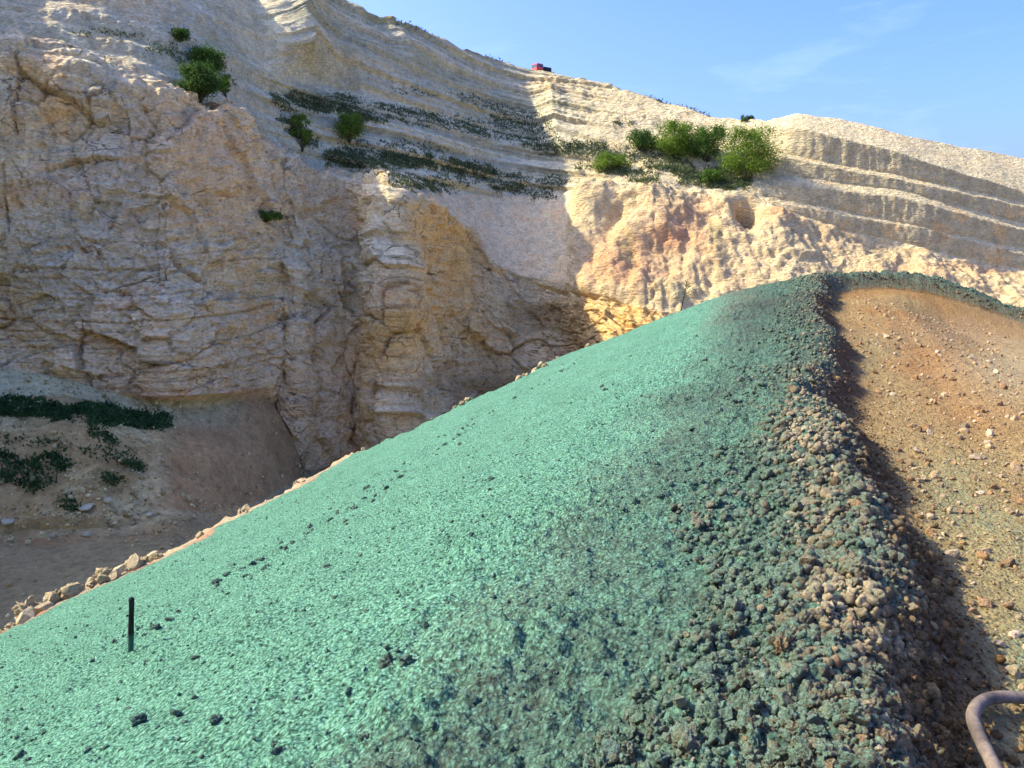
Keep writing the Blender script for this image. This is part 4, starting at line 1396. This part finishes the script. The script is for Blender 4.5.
tufts('bank_weeds', 'scattered weed clumps on the earth bank below the terrace', mask2 * bank_only, 2200, M_GRASSPIT, 0.15, 4)

# ------------------------------------------------------------------ boulders and stones in the pit
def boulder(label, x, y, wpx, seed, flat=0.75, c=None):
    p = surf_at(x, y, 0, rE)
    dep = p[1] * CP - (p[2] - EYE) * SP
    sz = wpx / F * dep / 2
    V, Fc = lump(3, seed, False)
    V = V * sz * np.array([1, 1, flat]); 
    zmin = V[:, 2].min()
    o = link(bpy.data.objects.new('boulder', mesh_from('boulder', V, Fc, M_FARROCK)))
    o.location = p + np.array([0, 0, -zmin * 0.65])
    tag(o, label, 'boulder', 'boulders in the pit')
boulder('round white boulder by the trench on the pit floor', 85, 537, 13, 11, 0.8)
boulder('smaller white boulder left of the round white one by the trench', 52, 536, 9, 12)
boulder('pale boulder on the pit floor near the green slope', 150, 516, 8, 13)
boulder('pale boulder on the terrace at the left edge among weeds', 10, 404, 12, 14)
boulder('angular slab boulder low on the earth bank', 88, 508, 18, 15, 0.5)
boulder('grey boulder beside the slab on the earth bank', 109, 502, 11, 16, 0.9)
boulder('large grey boulder at the left edge low on the bank', 8, 523, 14, 17)
r2 = np.random.default_rng(33)
mk = np.where((XX.ravel() > -12) & (px < 320) & (py < 640) & (rowi.ravel() > 8) & (rowi.ravel() < rE), 1.0, 0)
mk *= 0.15 + bank_only * 0.8 * (1 - 0.85 * fan) + 1.2 * np.exp(-((wyp - 525) / 18) ** 2)
mk *= 0.2 + sstep(-0.2, 0.4, n_b)
n = 2600
k = np.searchsorted(np.cumsum(mk), r2.random(n) * mk.sum())
size = np.clip(np.exp(r2.normal(math.log(0.085), 0.5, n)), 0.04, 0.32)
pc = fl2[k] + r2.normal(size=(n, 3)) * np.array([0.15, 0.15, 0.0]) + np.array([0, 0, 1])[None] * size[:, None] * 0.2
cc = np.array([[0.33, 0.28, 0.23], [0.27, 0.22, 0.18], [0.40, 0.36, 0.31], [0.22, 0.165, 0.12]])[r2.integers(0, 4, n)] * r2.uniform(0.8, 1.15, (n, 1))
Mpit = mat_earth('pit_stone', s1=2.0, s2=9.0, bumpd=0.05)
joined_lumps('pit_stones', pc, size, cc, np.zeros(n), ST1, Mpit, None, 9)
bpy.data.objects['pit_stones']['label'] = 'loose pale stones strewn over the earth bank and pit floor'
bpy.data.objects['pit_stones']['category'] = 'stones'

# ------------------------------------------------------------------ red vehicle on the rim
def box(bm, x0, x1, y0, y1, z0, z1, bev=0.0):
    g = bmesh.ops.create_cube(bm, size=1.0)
    for v in g['verts']:
        v.co = Vector(((x0 + x1) / 2 + v.co.x * (x1 - x0), (y0 + y1) / 2 + v.co.y * (y1 - y0), (z0 + z1) / 2 + v.co.z * (z1 - z0)))
    if bev:
        es = list({e for v in g['verts'] for e in v.link_edges})
        bmesh.ops.bevel(bm, geom=es, offset=bev, segments=2, affect='EDGES')
def bpart(name, boxes, mat, parent, bev=0.05):
    bm = bmesh.new()
    for q in boxes: box(bm, *q, bev=bev)
    me = bpy.data.meshes.new(name); bm.to_mesh(me); bm.free()
    me.materials.append(mat)
    return link(bpy.data.objects.new(name, me), parent)
M_RED = mat_plain('red_paint', (0.62, 0.07, 0.03), 0.45, 6, 0.2, 0.001, 0.5)
M_DARK = mat_plain('dark_rubber', (0.03, 0.03, 0.03), 0.8, 20, 0.3, 0.002)
M_GLASS = mat_plain('dark_glass', (0.03, 0.04, 0.05), 0.08, 5, 0.1, 0.0, 0.6)
vb = surf_at(538, 71, row_of['R4t'], rS + 2)
veh = empty('red_vehicle', vb + np.array([0, 1.6, -0.35]))
veh.rotation_euler = (0, 0, math.radians(38))
bpart('cab', [(-0.9, 0.55, -0.8, 0.8, 0.5, 1.75)], M_RED, veh, 0.12)
bpart('window', [(-0.7, 0.35, -0.82, -0.78, 1.15, 1.6)], M_GLASS, veh, 0.01)
bpart('window', [(-0.92, -0.88, -0.65, 0.65, 1.1, 1.6)], M_GLASS, veh, 0.01)
bpart('load_bed', [(0.65, 2.3, -0.8, 0.8, 0.6, 1.35)], M_DARK, veh, 0.04)
bpart('chassis', [(-0.8, 2.2, -0.55, 0.55, 0.4, 0.58)], M_DARK, veh, 0.02)
for wx_, wy_ in ((-0.4, -0.72), (-0.4, 0.72), (1.7, -0.72), (1.7, 0.72)):
    V, Fc = tube([(wx_, wy_ - 0.13, 0.38), (wx_, wy_ - 0.11, 0.38), (wx_, wy_ + 0.11, 0.38), (wx_, wy_ + 0.13, 0.38)], [0.32, 0.38, 0.38, 0.32], 16)
    link(bpy.data.objects.new('wheel', poly_mesh('wheel', V, Fc, M_DARK, False)), veh)
tag(veh, 'small red vehicle with a dark bed parked on the quarry rim', 'vehicle')
